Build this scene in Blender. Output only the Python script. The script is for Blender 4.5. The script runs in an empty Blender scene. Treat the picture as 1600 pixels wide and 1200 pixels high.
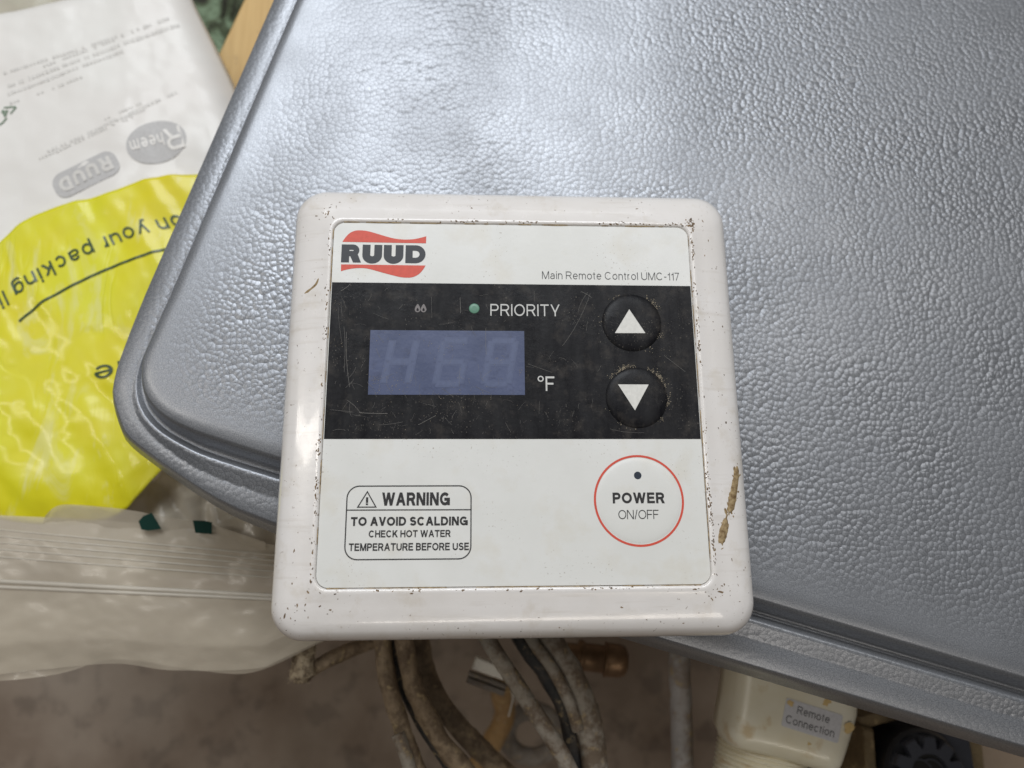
import bpy, math, random
from mathutils import Vector, Matrix, noise
from mathutils.bvhtree import BVHTree

sc = bpy.context.scene
col = sc.collection
MM = 0.001
R = math.radians
rnd = random.Random(7)

# ------------------------------------------------------------------ camera
cam_d = bpy.data.cameras.new('camera')
cam = bpy.data.objects.new('camera', cam_d)
col.objects.link(cam)
sc.camera = cam
_r = (0.99871084, -0.00794961, 0.05013435)
_u = (-0.00384159, 0.97299114, 0.2308105)
_b = (-0.05061513, -0.23070554, 0.97170626)
_c = (-10.388 * MM, -41.562 * MM, 205.763 * MM)
cam.matrix_world = Matrix(((_r[0], _u[0], _b[0], _c[0]),
                           (_r[1], _u[1], _b[1], _c[1]),
                           (_r[2], _u[2], _b[2], _c[2]), (0, 0, 0, 1)))
cam_d.sensor_width = 36.0
cam_d.lens = 1143.0 / 1600.0 * 36.0
cam_d.clip_start = 0.005
cam_d.clip_end = 50.0
cam_d.dof.use_dof = True
cam_d.dof.focus_distance = 0.1935
cam_d.dof.aperture_fstop = 9.5

# ------------------------------------------------------------------ world and lamps
world = bpy.data.worlds.new('World')
sc.world = world
world.use_nodes = True
bg = world.node_tree.nodes['Background']
bg.inputs[0].default_value = (1.0, 0.965, 0.92, 1)
bg.inputs[1].default_value = 0.09


def area(name, loc, target, sx, sy, power, color):
    d = bpy.data.lights.new(name, 'AREA')
    d.shape = 'RECTANGLE'
    d.size, d.size_y, d.energy, d.color = sx, sy, power, color
    o = bpy.data.objects.new(name, d)
    col.objects.link(o)
    o.location = loc
    o.rotation_euler = (Vector(target) - Vector(loc)).to_track_quat('-Z', 'Y').to_euler()
    return o


area('window_light', (-0.12, 0.86, 1.06), (0, 0.05, 0), 0.95, 0.62, 15.5, (0.92, 0.96, 1.0))
area('overhead_fill', (0.72, 0.62, 1.5), (0, 0, 0), 0.7, 0.7, 5.0, (1.0, 0.975, 0.94))  # added overhead fill, brightens the right side of the cover
area('strip_light', (-1.25, 0.25, 1.6), (0, 0, 0), 0.12, 1.2, 7, (1.0, 0.94, 0.86))
area('strip_light', (0.25, -1.25, 1.35), (0, -0.1, -0.1), 1.2, 0.12, 4.0, (1.0, 0.92, 0.82))  # added fill to light the floor and cables, no real tube there

sc.view_settings.view_transform = 'Standard'
sc.view_settings.look = 'None'
sc.view_settings.exposure = -0.22
sc.view_settings.gamma = 1.0
sc.view_settings.use_curve_mapping = False
sc.cycles.max_bounces = 8
sc.cycles.transparent_max_bounces = 16
sc.cycles.caustics_reflective = False
sc.cycles.caustics_refractive = False
sc.cycles.use_denoising = True


# ------------------------------------------------------------------ materials
class Mat:
    def __init__(self, name, dim='2D'):
        self.dim = dim
        self.m = bpy.data.materials.new(name)
        self.m.use_nodes = True
        self.nt = self.m.node_tree
        self.b = self.nt.nodes['Principled BSDF']
        self.out = self.nt.nodes['Material Output']
        self.tc = self.nt.nodes.new('ShaderNodeTexCoord')

    def n(self, t, **kw):
        nd = self.nt.nodes.new(t)
        for k, v in kw.items():
            if k in nd.inputs:
                nd.inputs[k].default_value = v
            else:
                setattr(nd, k, v)
        return nd

    def l(self, a, b):
        self.nt.links.new(a, b)

    def set(self, **kw):
        for k, v in kw.items():
            self.b.inputs[k.replace('_', ' ')].default_value = v
        return self

    def mapped(self, scale=(1, 1, 1), rot=0.0):
        mp = self.n('ShaderNodeMapping')
        mp.inputs['Scale'].default_value = scale
        mp.inputs['Rotation'].default_value = (0, 0, rot)
        self.l(self.tc.outputs['Object'], mp.inputs['Vector'])
        return mp.outputs['Vector']

    def noise(self, scale, detail=4, rough=0.55, vec=None, dist=0.0):
        nd = self.n('ShaderNodeTexNoise', noise_dimensions=self.dim, Scale=scale, Detail=detail, Roughness=rough, Distortion=dist)
        self.l(vec if vec else self.tc.outputs['Object'], nd.inputs['Vector'])
        return nd.outputs['Fac']

    def ramp(self, fac, stops):
        nd = self.n('ShaderNodeValToRGB')
        e = nd.color_ramp.elements
        while len(e) < len(stops):
            e.new(0.5)
        for i, (p, c) in enumerate(stops):
            e[i].position = p
            e[i].color = (c[0], c[1], c[2], 1) if hasattr(c, '__len__') else (c, c, c, 1)
        self.l(fac, nd.inputs['Fac'])
        return nd.outputs['Color']

    def mix(self, fac, a, b, mode='MIX'):
        nd = self.n('ShaderNodeMix', data_type='RGBA', blend_type=mode)
        for s, v in (('Factor', fac), ('A', a), ('B', b)):
            sock = [i for i in nd.inputs if i.name == s and (i.type == 'RGBA' or (s == 'Factor' and i.type == 'VALUE'))][0]
            if hasattr(v, 'is_linked'):
                self.l(v, sock)
            elif s == 'Factor':
                sock.default_value = v
            else:
                sock.default_value = (v[0], v[1], v[2], 1)
        return [o for o in nd.outputs if o.type == 'RGBA'][0]

    def math(self, op, a, b=0.0, clamp=False):
        nd = self.n('ShaderNodeMath', operation=op, use_clamp=clamp)
        for i, v in enumerate((a, b)):
            if hasattr(v, 'is_linked'):
                self.l(v, nd.inputs[i])
            else:
                nd.inputs[i].default_value = v
        return nd.outputs[0]

    def color(self, sock):
        self.l(sock, self.b.inputs['Base Color'])
        return self

    def rough(self, sock):
        self.l(sock, self.b.inputs['Roughness'])
        return self

    def bump(self, h, dist, strength=1.0):
        nd = self.n('ShaderNodeBump')
        nd.inputs['Distance'].default_value = dist
        if hasattr(strength, 'is_linked'):
            self.l(strength, nd.inputs['Strength'])
        else:
            nd.inputs['Strength'].default_value = strength
        self.l(h, nd.inputs['Height'])
        self.l(nd.outputs['Normal'], self.b.inputs['Normal'])
        return self


def plain(name, c, rough=0.5, **kw):
    m = Mat(name)
    v = m.noise(900, 3)
    m.color(m.mix(0.5, c, m.ramp(v, [(0.25, [x * 0.82 for x in c]), (0.75, [min(1, x * 1.12) for x in c])])))
    m.set(Roughness=rough, **kw)
    return m.m


M = {}

# hammered grey enamel
m = Mat('hammered_grey_enamel')
warp = m.n('ShaderNodeTexNoise', noise_dimensions='2D', Scale=230, Detail=1)
m.l(m.tc.outputs['Object'], warp.inputs['Vector'])
add = m.n('ShaderNodeVectorMath', operation='MULTIPLY_ADD')
m.l(warp.outputs['Color'], add.inputs[0])
add.inputs[1].default_value = (0.0011, 0.0011, 0.0011)
m.l(m.tc.outputs['Object'], add.inputs[2])
v1 = m.n('ShaderNodeTexVoronoi', voronoi_dimensions='2D', feature='SMOOTH_F1', Scale=670, Smoothness=0.25)
m.l(add.outputs[0], v1.inputs['Vector'])
v2 = m.n('ShaderNodeTexVoronoi', voronoi_dimensions='2D', feature='DISTANCE_TO_EDGE', Scale=670)
m.l(add.outputs[0], v2.inputs['Vector'])
rel = m.n('ShaderNodeAttribute', attribute_name='relief')
relf = rel.outputs['Fac']
patch = m.ramp(m.noise(17, 3), [(0.32, 0.40), (0.68, 1.0)])
amt = m.math('MULTIPLY', relf, patch)
h = m.math('MULTIPLY', m.math('POWER', v1.outputs['Distance'], 1.5), -1.0)
h = m.math('MULTIPLY', h, amt)
h = m.math('ADD', h, m.math('MULTIPLY', m.noise(1500, 2), 0.11))
h = m.math('ADD', h, m.math('MULTIPLY', m.noise(11, 1), 0.9))
m.bump(h, 0.00034, 0.8)
edge = m.ramp(v2.outputs['Distance'], [(0.0, 1.0), (0.085, 0.0)])
flake = m.ramp(m.noise(3400, 1, 0.7), [(0.3, (0.212, 0.222, 0.245)), (0.7, (0.362, 0.377, 0.405))])
m.color(m.mix(m.math('MULTIPLY', edge, m.math('MULTIPLY', m.math('POWER', relf, 0.6), 0.55)), flake, (0.055, 0.058, 0.066)))
m.rough(m.ramp(m.noise(40, 3), [(0.3, 0.36), (0.7, 0.46)]))
m.set(Metallic=0.6, Coat_Weight=0.12, Coat_Roughness=0.16)
M['enamel'] = m.m

# white plastic of the housing, with rubbed-in dirt
m = Mat('soiled_white_plastic')
base = m.ramp(m.noise(60, 5), [(0.3, (0.815, 0.78, 0.75)), (0.7, (0.85, 0.82, 0.80))])
amber = m.ramp(m.noise(95, 6, 0.65), [(0.57, 0.0), (0.70, 1.0)])
c = m.mix(m.math('MULTIPLY', amber, 0.2), base, (0.50, 0.41, 0.27))
streak = m.ramp(m.noise(1.0, 4, 0.6, m.mapped((45, 520, 300))), [(0.60, 0.0), (0.74, 1.0)])
c = m.mix(m.math('MULTIPLY', streak, 0.16), c, (0.45, 0.38, 0.29))
speck = m.ramp(m.noise(900, 2), [(0.72, 0.0), (0.76, 1.0)])
c = m.mix(m.math('MULTIPLY', speck, m.ramp(m.noise(70, 3), [(0.45, 0.0), (0.6, 0.7)])), c, (0.16, 0.10, 0.055))
m.color(c)
m.rough(m.ramp(m.noise(140, 4), [(0.3, 0.14), (0.7, 0.28)]))
m.bump(m.noise(500, 4), 0.00005, 0.5)
m.set(Specular_IOR_Level=0.5, Coat_Weight=0.4, Coat_Roughness=0.06)
M['plastic'] = m.m

m = Mat('white_membrane')
base = m.ramp(m.noise(40, 4), [(0.3, (0.74, 0.74, 0.71)), (0.7, (0.785, 0.785, 0.765))])
c = m.mix(m.math('MULTIPLY', m.ramp(m.noise(75, 5, 0.6), [(0.52, 0.0), (0.70, 1.0)]), 0.2), base, (0.60, 0.52, 0.36))
c = m.mix(m.math('MULTIPLY', m.ramp(m.noise(1300, 2), [(0.70, 0.0), (0.74, 1.0)]), m.ramp(m.noise(50, 3), [(0.5, 0.0), (0.62, 0.5)])), c, (0.22, 0.16, 0.09))
m.color(c)
m.rough(m.ramp(m.noise(110, 4), [(0.3, 0.30), (0.7, 0.46)]))
m.bump(m.noise(700, 3), 0.00003, 0.5)
M['membrane'] = m.m

m = Mat('scuffed_black_film')
base = m.ramp(m.noise(1.0, 5, 0.6, m.mapped((300, 60, 60))), [(0.3, (0.006, 0.006, 0.008)), (0.7, (0.018, 0.018, 0.020))])
c = m.mix(m.math('MULTIPLY', m.ramp(m.noise(190, 6, 0.7), [(0.52, 0.0), (0.72, 1.0)]), 0.28), base, (0.10, 0.088, 0.076))
c = m.mix(m.math('MULTIPLY', m.ramp(m.noise(2200, 2), [(0.70, 0.0), (0.75, 1.0)]), m.ramp(m.noise(80, 3), [(0.5, 0.0), (0.62, 0.4)])), c, (0.42, 0.38, 0.32))
m.color(c)
m.rough(m.ramp(m.noise(120, 5), [(0.3, 0.30), (0.7, 0.55)]))
m.set(Specular_IOR_Level=0.16)
h = m.math('ADD', m.noise(650, 4), m.noise(1.0, 4, 0.6, m.mapped((700, 60, 60))))
m.bump(h, 0.00008, 0.6)
M['black'] = m.m

m = Mat('blue_display_glass')
base = m.ramp(m.noise(90, 4), [(0.3, (0.054, 0.072, 0.150)), (0.7, (0.082, 0.103, 0.198))])
c = m.mix(m.math('MULTIPLY', m.ramp(m.noise(260, 6, 0.7), [(0.55, 0.0), (0.75, 1.0)]), 0.6), base, (0.038, 0.048, 0.10))
m.color(c)
m.set(Roughness=0.38)
m.bump(m.noise(800, 4), 0.00006, 0.5)
M['screen'] = m.m
M['segment'] = plain('display_segment', (0.094, 0.118, 0.215), 0.4)
M['segment_halo'] = plain('display_segment_halo', (0.085, 0.107, 0.200), 0.4)
M['ink'] = plain('black_ink', (0.022, 0.021, 0.022), 0.5)
M['greyink'] = plain('dark_grey_ink', (0.05, 0.05, 0.052), 0.5)
M['logo_ink'] = plain('blue_black_ink', (0.024, 0.028, 0.036), 0.5)
M['red'] = plain('red_ink', (0.68, 0.085, 0.05), 0.5)
M['whiteink'] = plain('white_ink', (0.62, 0.62, 0.60), 0.5)
M['arrow'] = plain('ivory_ink', (0.74, 0.73, 0.69), 0.45)
M['iconink'] = plain('dim_grey_ink', (0.20, 0.18, 0.18), 0.5)
M['led'] = plain('green_lamp_lens', (0.12, 0.27, 0.19), 0.3)
M['dot'] = plain('slate_lamp_lens', (0.035, 0.045, 0.065), 0.25)
M['scratch'] = plain('pale_scratch', (0.20, 0.19, 0.175), 0.6)
M['grit'] = plain('dry_pale_grit', (0.36, 0.31, 0.23), 0.9)

m = Mat('brown_grime')
m.color(m.ramp(m.noise(700, 3), [(0.3, (0.10, 0.055, 0.022)), (0.7, (0.26, 0.17, 0.085))]))
m.set(Roughness=0.75)
M['grime'] = m.m
m = Mat('tan_mud')
m.color(m.ramp(m.noise(900, 4), [(0.3, (0.17, 0.105, 0.045)), (0.7, (0.44, 0.33, 0.18))]))
m.set(Roughness=0.8)
m.bump(m.noise(1500, 4), 0.0002, 0.8)
M['mud'] = m.m
M['darkgrime'] = plain('dark_grime', (0.10, 0.065, 0.038), 0.8)

# concrete
m = Mat('stained_concrete')
base = m.ramp(m.noise(14, 6, 0.6), [(0.3, (0.19, 0.138, 0.10)), (0.7, (0.31, 0.245, 0.19))])
c = m.mix(m.math('MULTIPLY', m.ramp(m.noise(42, 5, 0.62), [(0.53, 0.0), (0.64, 1.0)]), 0.5), base, (0.095, 0.068, 0.05))
c = m.mix(m.math('MULTIPLY', m.ramp(m.noise(5, 3), [(0.5, 0.0), (0.7, 1.0)]), 0.4), c, (0.38, 0.33, 0.275))
m.color(c)
m.set(Roughness=0.8)
m.bump(m.noise(120, 6), 0.001, 0.5)
M['concrete'] = m.m


def film(name, c, opacity, rough=0.14, bscale=90, bdist=0.0006):
    m = Mat(name)
    m.color(m.ramp(m.noise(30, 4), [(0.3, [x * 0.9 for x in c]), (0.7, c)]))
    m.set(Roughness=rough + 0.25, Coat_Weight=0.3, Coat_Roughness=0.13)
    m.bump(m.noise(bscale, 3, 0.5, None, 0.6), bdist, 0.4)
    tr = m.n('ShaderNodeBsdfTransparent')
    mx = m.n('ShaderNodeMixShader')
    m.l(m.ramp(m.noise(18, 3), [(0.3, opacity - 0.07), (0.7, opacity + 0.07)]), mx.inputs[0])
    m.l(tr.outputs[0], mx.inputs[1])
    m.l(m.b.outputs[0], mx.inputs[2])
    m.l(mx.outputs[0], m.out.inputs['Surface'])
    return m.m


M['film'] = film('milky_clear_film', (0.62, 0.55, 0.44), 0.56, 0.08, 50, 0.0004)
M['filmrib'] = film('clear_film_rib', (0.72, 0.67, 0.58), 0.6, 0.1)
M['film2'] = film('crumpled_clear_film', (0.62, 0.57, 0.47), 0.80, 0.1, 60, 0.0016)

m = Mat('yellow_printed_film')
c = m.ramp(m.noise(18, 3), [(0.3, (0.76, 0.65, 0.006)), (0.7, (0.74, 0.73, 0.02))])
pale = m.ramp(m.noise(1.0, 5, 0.65, m.mapped((75, 24, 30), R(-28)), 0.5), [(0.55, 0.0), (0.66, 1.0)])
c = m.mix(m.math('MULTIPLY', pale, 0.42), c, (0.80, 0.78, 0.42))
m.color(c)
m.set(Roughness=0.42, Coat_Weight=0.3, Coat_Roughness=0.13)
cr = m.math('ABSOLUTE', m.math('SUBTRACT', m.noise(1.0, 2, 0.5, m.mapped((60, 16, 60), R(-28)), 1.2), 0.5))
m.bump(m.math('MULTIPLY', m.math('MINIMUM', cr, 0.06), m.ramp(m.noise(30, 2), [(0.42, 0.0), (0.6, 1.0)])), 0.005, 0.5)
M['yellow'] = m.m
M['greenink'] = plain('dark_green_ink', (0.035, 0.075, 0.03), 0.35)
M['greenbag'] = plain('bottle_green_print', (0.004, 0.036, 0.027), 0.6, Specular_IOR_Level=0.15)

m = Mat('white_leaflet_paper')
c = m.ramp(m.noise(16, 3), [(0.3, (0.78, 0.745, 0.71)), (0.7, (0.84, 0.825, 0.79))])
m.color(c)
m.set(Roughness=0.5, Coat_Weight=0.25, Coat_Roughness=0.16)
m.bump(m.noise(30, 2, 0.5, None, 0.6), 0.0012, 0.2)
M['paper'] = m.m
M['paleprint'] = plain('faint_grey_print', (0.68, 0.66, 0.63), 0.5)
M['greyprint'] = plain('grey_print', (0.52, 0.51, 0.505), 0.5)
M['recycle'] = plain('faded_green_print', (0.16, 0.24, 0.16), 0.5)

m = Mat('planed_wood')
g1 = m.noise(1.0, 5, 0.6, m.mapped((420, 26, 60), R(-8)))
c = m.ramp(g1, [(0.3, (0.58, 0.365, 0.125)), (0.7, (0.66, 0.44, 0.17))])
c = m.mix(m.math('MULTIPLY', m.ramp(m.noise(120, 3), [(0.66, 0.0), (0.72, 1.0)]), 0.35), c, (0.34, 0.20, 0.08))
m.color(c)
m.set(Roughness=0.55)
M['wood'] = m.m

m = Mat('mottled_green_cloth')
c = m.ramp(m.noise(70, 5, 0.6, None, 1.0), [(0.36, (0.025, 0.024, 0.017)), (0.5, (0.10, 0.13, 0.075)), (0.62, (0.24, 0.33, 0.22))])
m.color(c)
m.set(Roughness=0.9)
m.bump(m.noise(250, 4), 0.002, 0.8)
M['cloth'] = m.m


def dirty_tube(name, a, b, dirt, amt=0.5, scale=160):
    m = Mat(name, '3D')
    base = m.ramp(m.noise(60, 4), [(0.3, a), (0.7, b)])
    c = m.mix(m.math('MULTIPLY', m.ramp(m.noise(scale, 5, 0.65), [(0.46, 0.0), (0.60, 1.0)]), amt), base, dirt)
    c = m.mix(m.math('MULTIPLY', m.ramp(m.noise(scale * 2.3, 4, 0.6), [(0.58, 0.0), (0.68, 1.0)]), 0.6), c, (0.42, 0.32, 0.17))
    m.color(c)
    m.set(Roughness=0.7)
    m.bump(m.noise(scale * 1.6, 5, 0.65), 0.0015, 0.8)
    return m.m


M['cable_brown'] = dirty_tube('muddy_brown_cable', (0.20, 0.14, 0.085), (0.33, 0.25, 0.16), (0.085, 0.053, 0.03), 0.7)
M['cable_grey'] = dirty_tube('muddy_grey_cable', (0.25, 0.215, 0.17), (0.37, 0.335, 0.285), (0.13, 0.085, 0.05), 0.8)
M['cable_black'] = dirty_tube('dark_cable', (0.02, 0.021, 0.022), (0.04, 0.04, 0.04), (0.10, 0.08, 0.06), 0.4)
M['pipe'] = dirty_tube('whitish_pipe', (0.36, 0.34, 0.33), (0.45, 0.43, 0.42), (0.20, 0.14, 0.09), 0.6, 110)
M['fuzz'] = dirty_tube('frayed_wrapping', (0.36, 0.28, 0.18), (0.54, 0.45, 0.32), (0.12, 0.08, 0.045), 0.85, 420)
M['orange'] = dirty_tube('rusty_orange_rod', (0.30, 0.17, 0.06), (0.42, 0.27, 0.12), (0.20, 0.11, 0.05), 0.5)
M['ringgrey'] = dirty_tube('dull_grey_ring', (0.20, 0.175, 0.15), (0.29, 0.26, 0.225), (0.15, 0.11, 0.08), 0.5)

m = Mat('tarnished_brass', '3D')
m.color(m.ramp(m.noise(150, 5), [(0.3, (0.15, 0.085, 0.045)), (0.7, (0.29, 0.18, 0.10))]))
m.set(Metallic=0.65, Roughness=0.45)
m.bump(m.noise(400, 4), 0.0003, 0.5)
M['brass'] = m.m

m = Mat('aged_cream_plastic', '3D')
c = m.ramp(m.noise(35, 4), [(0.3, (0.70, 0.64, 0.47)), (0.7, (0.80, 0.77, 0.66))])
c = m.mix(m.math('MULTIPLY', m.ramp(m.noise(90, 4), [(0.60, 0.0), (0.70, 1.0)]), 0.55), c, (0.50, 0.33, 0.12))
m.color(c)
m.set(Roughness=0.3, Coat_Weight=0.2)
m.bump(m.noise(160, 3), 0.0003, 0.4)
M['cream'] = m.m
M['sticker'] = plain('silvery_label_film', (0.60, 0.60, 0.63), 0.35)
M['glue'] = plain('dried_glue', (0.62, 0.45, 0.20), 0.6)
M['blackplastic'] = plain('black_moulded_plastic', (0.016, 0.017, 0.021), 0.32)
M['greyplastic'] = plain('grey_moulded_plastic', (0.05, 0.054, 0.07), 0.28)
M['hole'] = plain('black_hollow', (0.004, 0.004, 0.004), 0.7)
M['dark_inside'] = dirty_tube('dark_interior_brown', (0.020, 0.014, 0.010), (0.045, 0.03, 0.02), (0.12, 0.075, 0.04), 0.35, 90)  # dark brown standing in for the shaded interior
M['olivemetal'] = dirty_tube('yellowed_steel', (0.17, 0.12, 0.06), (0.26, 0.20, 0.11), (0.08, 0.055, 0.03), 0.5, 120)
M['card'] = dirty_tube('brown_card', (0.34, 0.26, 0.19), (0.40, 0.32, 0.25), (0.26, 0.18, 0.12), 0.3, 60)
M['connector'] = plain('ivory_connector', (0.80, 0.77, 0.69), 0.4)


# ------------------------------------------------------------------ object helpers
def thing(name, label, cat, loc=(0, 0, 0), group=None):
    o = bpy.data.objects.new(name, None)
    o.empty_display_size = 0.01
    col.objects.link(o)
    o.location = [v * MM for v in loc]
    o['label'] = label
    o['category'] = cat
    if group:
        o['group'] = group
    return o


def tag(o, label, cat, group=None, kind=None):
    if label:
        o['label'] = label
    if cat:
        o['category'] = cat
    if group:
        o['group'] = group
    if kind:
        o['kind'] = kind
    return o


def origin(o):
    v = Vector((0, 0, 0))
    while o is not None:
        v += Vector(o.location)
        o = o.parent
    return v


def mesh(name, verts, faces, mat, parent=None, smooth=False, loc=None):
    """verts are world millimetres; stored relative to the parent (or to loc)."""
    me = bpy.data.meshes.new(name)
    base = origin(parent) if parent is not None else (Vector(loc) * MM if loc is not None else Vector((0, 0, 0)))
    me.from_pydata([(v[0] * MM - base.x, v[1] * MM - base.y, v[2] * MM - base.z) for v in verts], [], faces)
    me.materials.append(M[mat] if isinstance(mat, str) else mat)
    if smooth:
        me.shade_smooth()
    me.update()
    o = bpy.data.objects.new(name, me)
    col.objects.link(o)
    if parent is not None:
        o.parent = parent
    elif loc is not None:
        o.location = base
    return o


def fix_normals(o, up=None):
    import bmesh
    bm = bmesh.new()
    bm.from_mesh(o.data)
    bmesh.ops.recalc_face_normals(bm, faces=bm.faces)
    bm.to_mesh(o.data)
    bm.free()
    return o


def rrect(cx, cy, hx, hy, r, n=8):
    pts = []
    for (sx, sy, a0) in ((1, -1, -90), (1, 1, 0), (-1, 1, 90), (-1, -1, 180)):
        for i in range(n + 1):
            a = R(a0 + 90 * i / n)
            pts.append((cx + sx * (hx - r) + r * math.cos(a), cy + sy * (hy - r) + r * math.sin(a)))
    return pts


def circle(cx, cy, r, n=40, a0=0.0, ry=None):
    ry = r if ry is None else ry
    return [(cx + r * math.cos(a0 + 2 * math.pi * i / n), cy + ry * math.sin(a0 + 2 * math.pi * i / n)) for i in range(n)]


def loft(rings, cap0=False, cap1=False):
    v, f = [], []
    n = len(rings[0])
    for r in rings:
        v += r
    for k in range(len(rings) - 1):
        for i in range(n):
            j = (i + 1) % n
            f.append((k * n + i, k * n + j, (k + 1) * n + j, (k + 1) * n + i))
    if cap0:
        f.append(tuple(range(n))[::-1])
    if cap1:
        f.append(tuple((len(rings) - 1) * n + i for i in range(n)))
    return v, f


def sheet(pts, z):
    return [(x, y, z) for x, y in pts], [tuple(range(len(pts)))]


def frame(outer, inner, z):
    n = len(outer)
    v = [(x, y, z) for x, y in outer] + [(x, y, z) for x, y in inner]
    return v, [(i, (i + 1) % n, n + (i + 1) % n, n + i) for i in range(n)]


def catmull(pts, per=6, closed=False):
    P = [Vector(p) for p in pts]
    out = []
    n = len(P)
    rng = range(n) if closed else range(n - 1)
    for i in rng:
        if closed:
            a, b, c, d = P[(i - 1) % n], P[i], P[(i + 1) % n], P[(i + 2) % n]
        else:
            a, b, c, d = P[max(i - 1, 0)], P[i], P[i + 1], P[min(i + 2, n - 1)]
        for k in range(per):
            t = k / per
            out.append(0.5 * ((2 * b) + (c - a) * t + (2 * a - 5 * b + 4 * c - d) * t * t + (3 * b - a - 3 * c + d) * t ** 3))
    if not closed:
        out.append(P[-1])
    return out


def resample(pts, n):
    P = [Vector(p) for p in pts]
    L = [0.0]
    for a, b in zip(P, P[1:]):
        L.append(L[-1] + (b - a).length)
    out, k = [], 0
    for i in range(n):
        s = L[-1] * i / (n - 1)
        while k < len(P) - 2 and L[k + 1] < s:
            k += 1
        t = 0 if L[k + 1] == L[k] else (s - L[k]) / (L[k + 1] - L[k])
        out.append(P[k].lerp(P[k + 1], min(max(t, 0), 1)))
    return out


def ribbon(pts, w, z=0.0, cap=0.5, closed=False):
    """flat stroke of width w along pts (2D); returns verts, faces."""
    P = [Vector((p[0], p[1])) for p in pts]
    Q = [P[0]]
    for p in P[1:]:
        if (p - Q[-1]).length > 1e-5:
            Q.append(p)
    P = Q
    n = len(P)
    v, f = [], []
    for i in range(n):
        if closed:
            d0 = (P[i] - P[i - 1]).normalized()
            d1 = (P[(i + 1) % n] - P[i]).normalized()
        else:
            d0 = (P[i] - P[max(i - 1, 0)]) if i > 0 else (P[1] - P[0])
            d1 = (P[min(i + 1, n - 1)] - P[i]) if i < n - 1 else (P[-1] - P[-2])
            d0, d1 = d0.normalized(), d1.normalized()
        t = (d0 + d1)
        t = t.normalized() if t.length > 1e-6 else d1
        nn = Vector((-t.y, t.x))
        k = w / 2 / max(0.6, nn.dot(Vector((-d1.y, d1.x))))
        p = P[i].copy()
        if not closed and cap:
            if i == 0:
                p -= d1 * w * cap
            elif i == n - 1:
                p += d0 * w * cap
        v += [(p.x + nn.x * k, p.y + nn.y * k, z), (p.x - nn.x * k, p.y - nn.y * k, z)]
    for i in range(n if closed else n - 1):
        j = (i + 1) % n
        f.append((2 * i, 2 * i + 1, 2 * j + 1, 2 * j))
    return v, f


def join(parts):
    v, f = [], []
    for pv, pf in parts:
        b = len(v)
        v += pv
        f += [tuple(i + b for i in q) for q in pf]
    return v, f


# ------------------------------------------------------------------ stroke lettering
def A(cx, cy, rx, ry, a0, a1, n=14):
    return [(cx + rx * math.cos(R(a0 + (a1 - a0) * i / n)), cy + ry * math.sin(R(a0 + (a1 - a0) * i / n))) for i in range(n + 1)]


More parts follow.
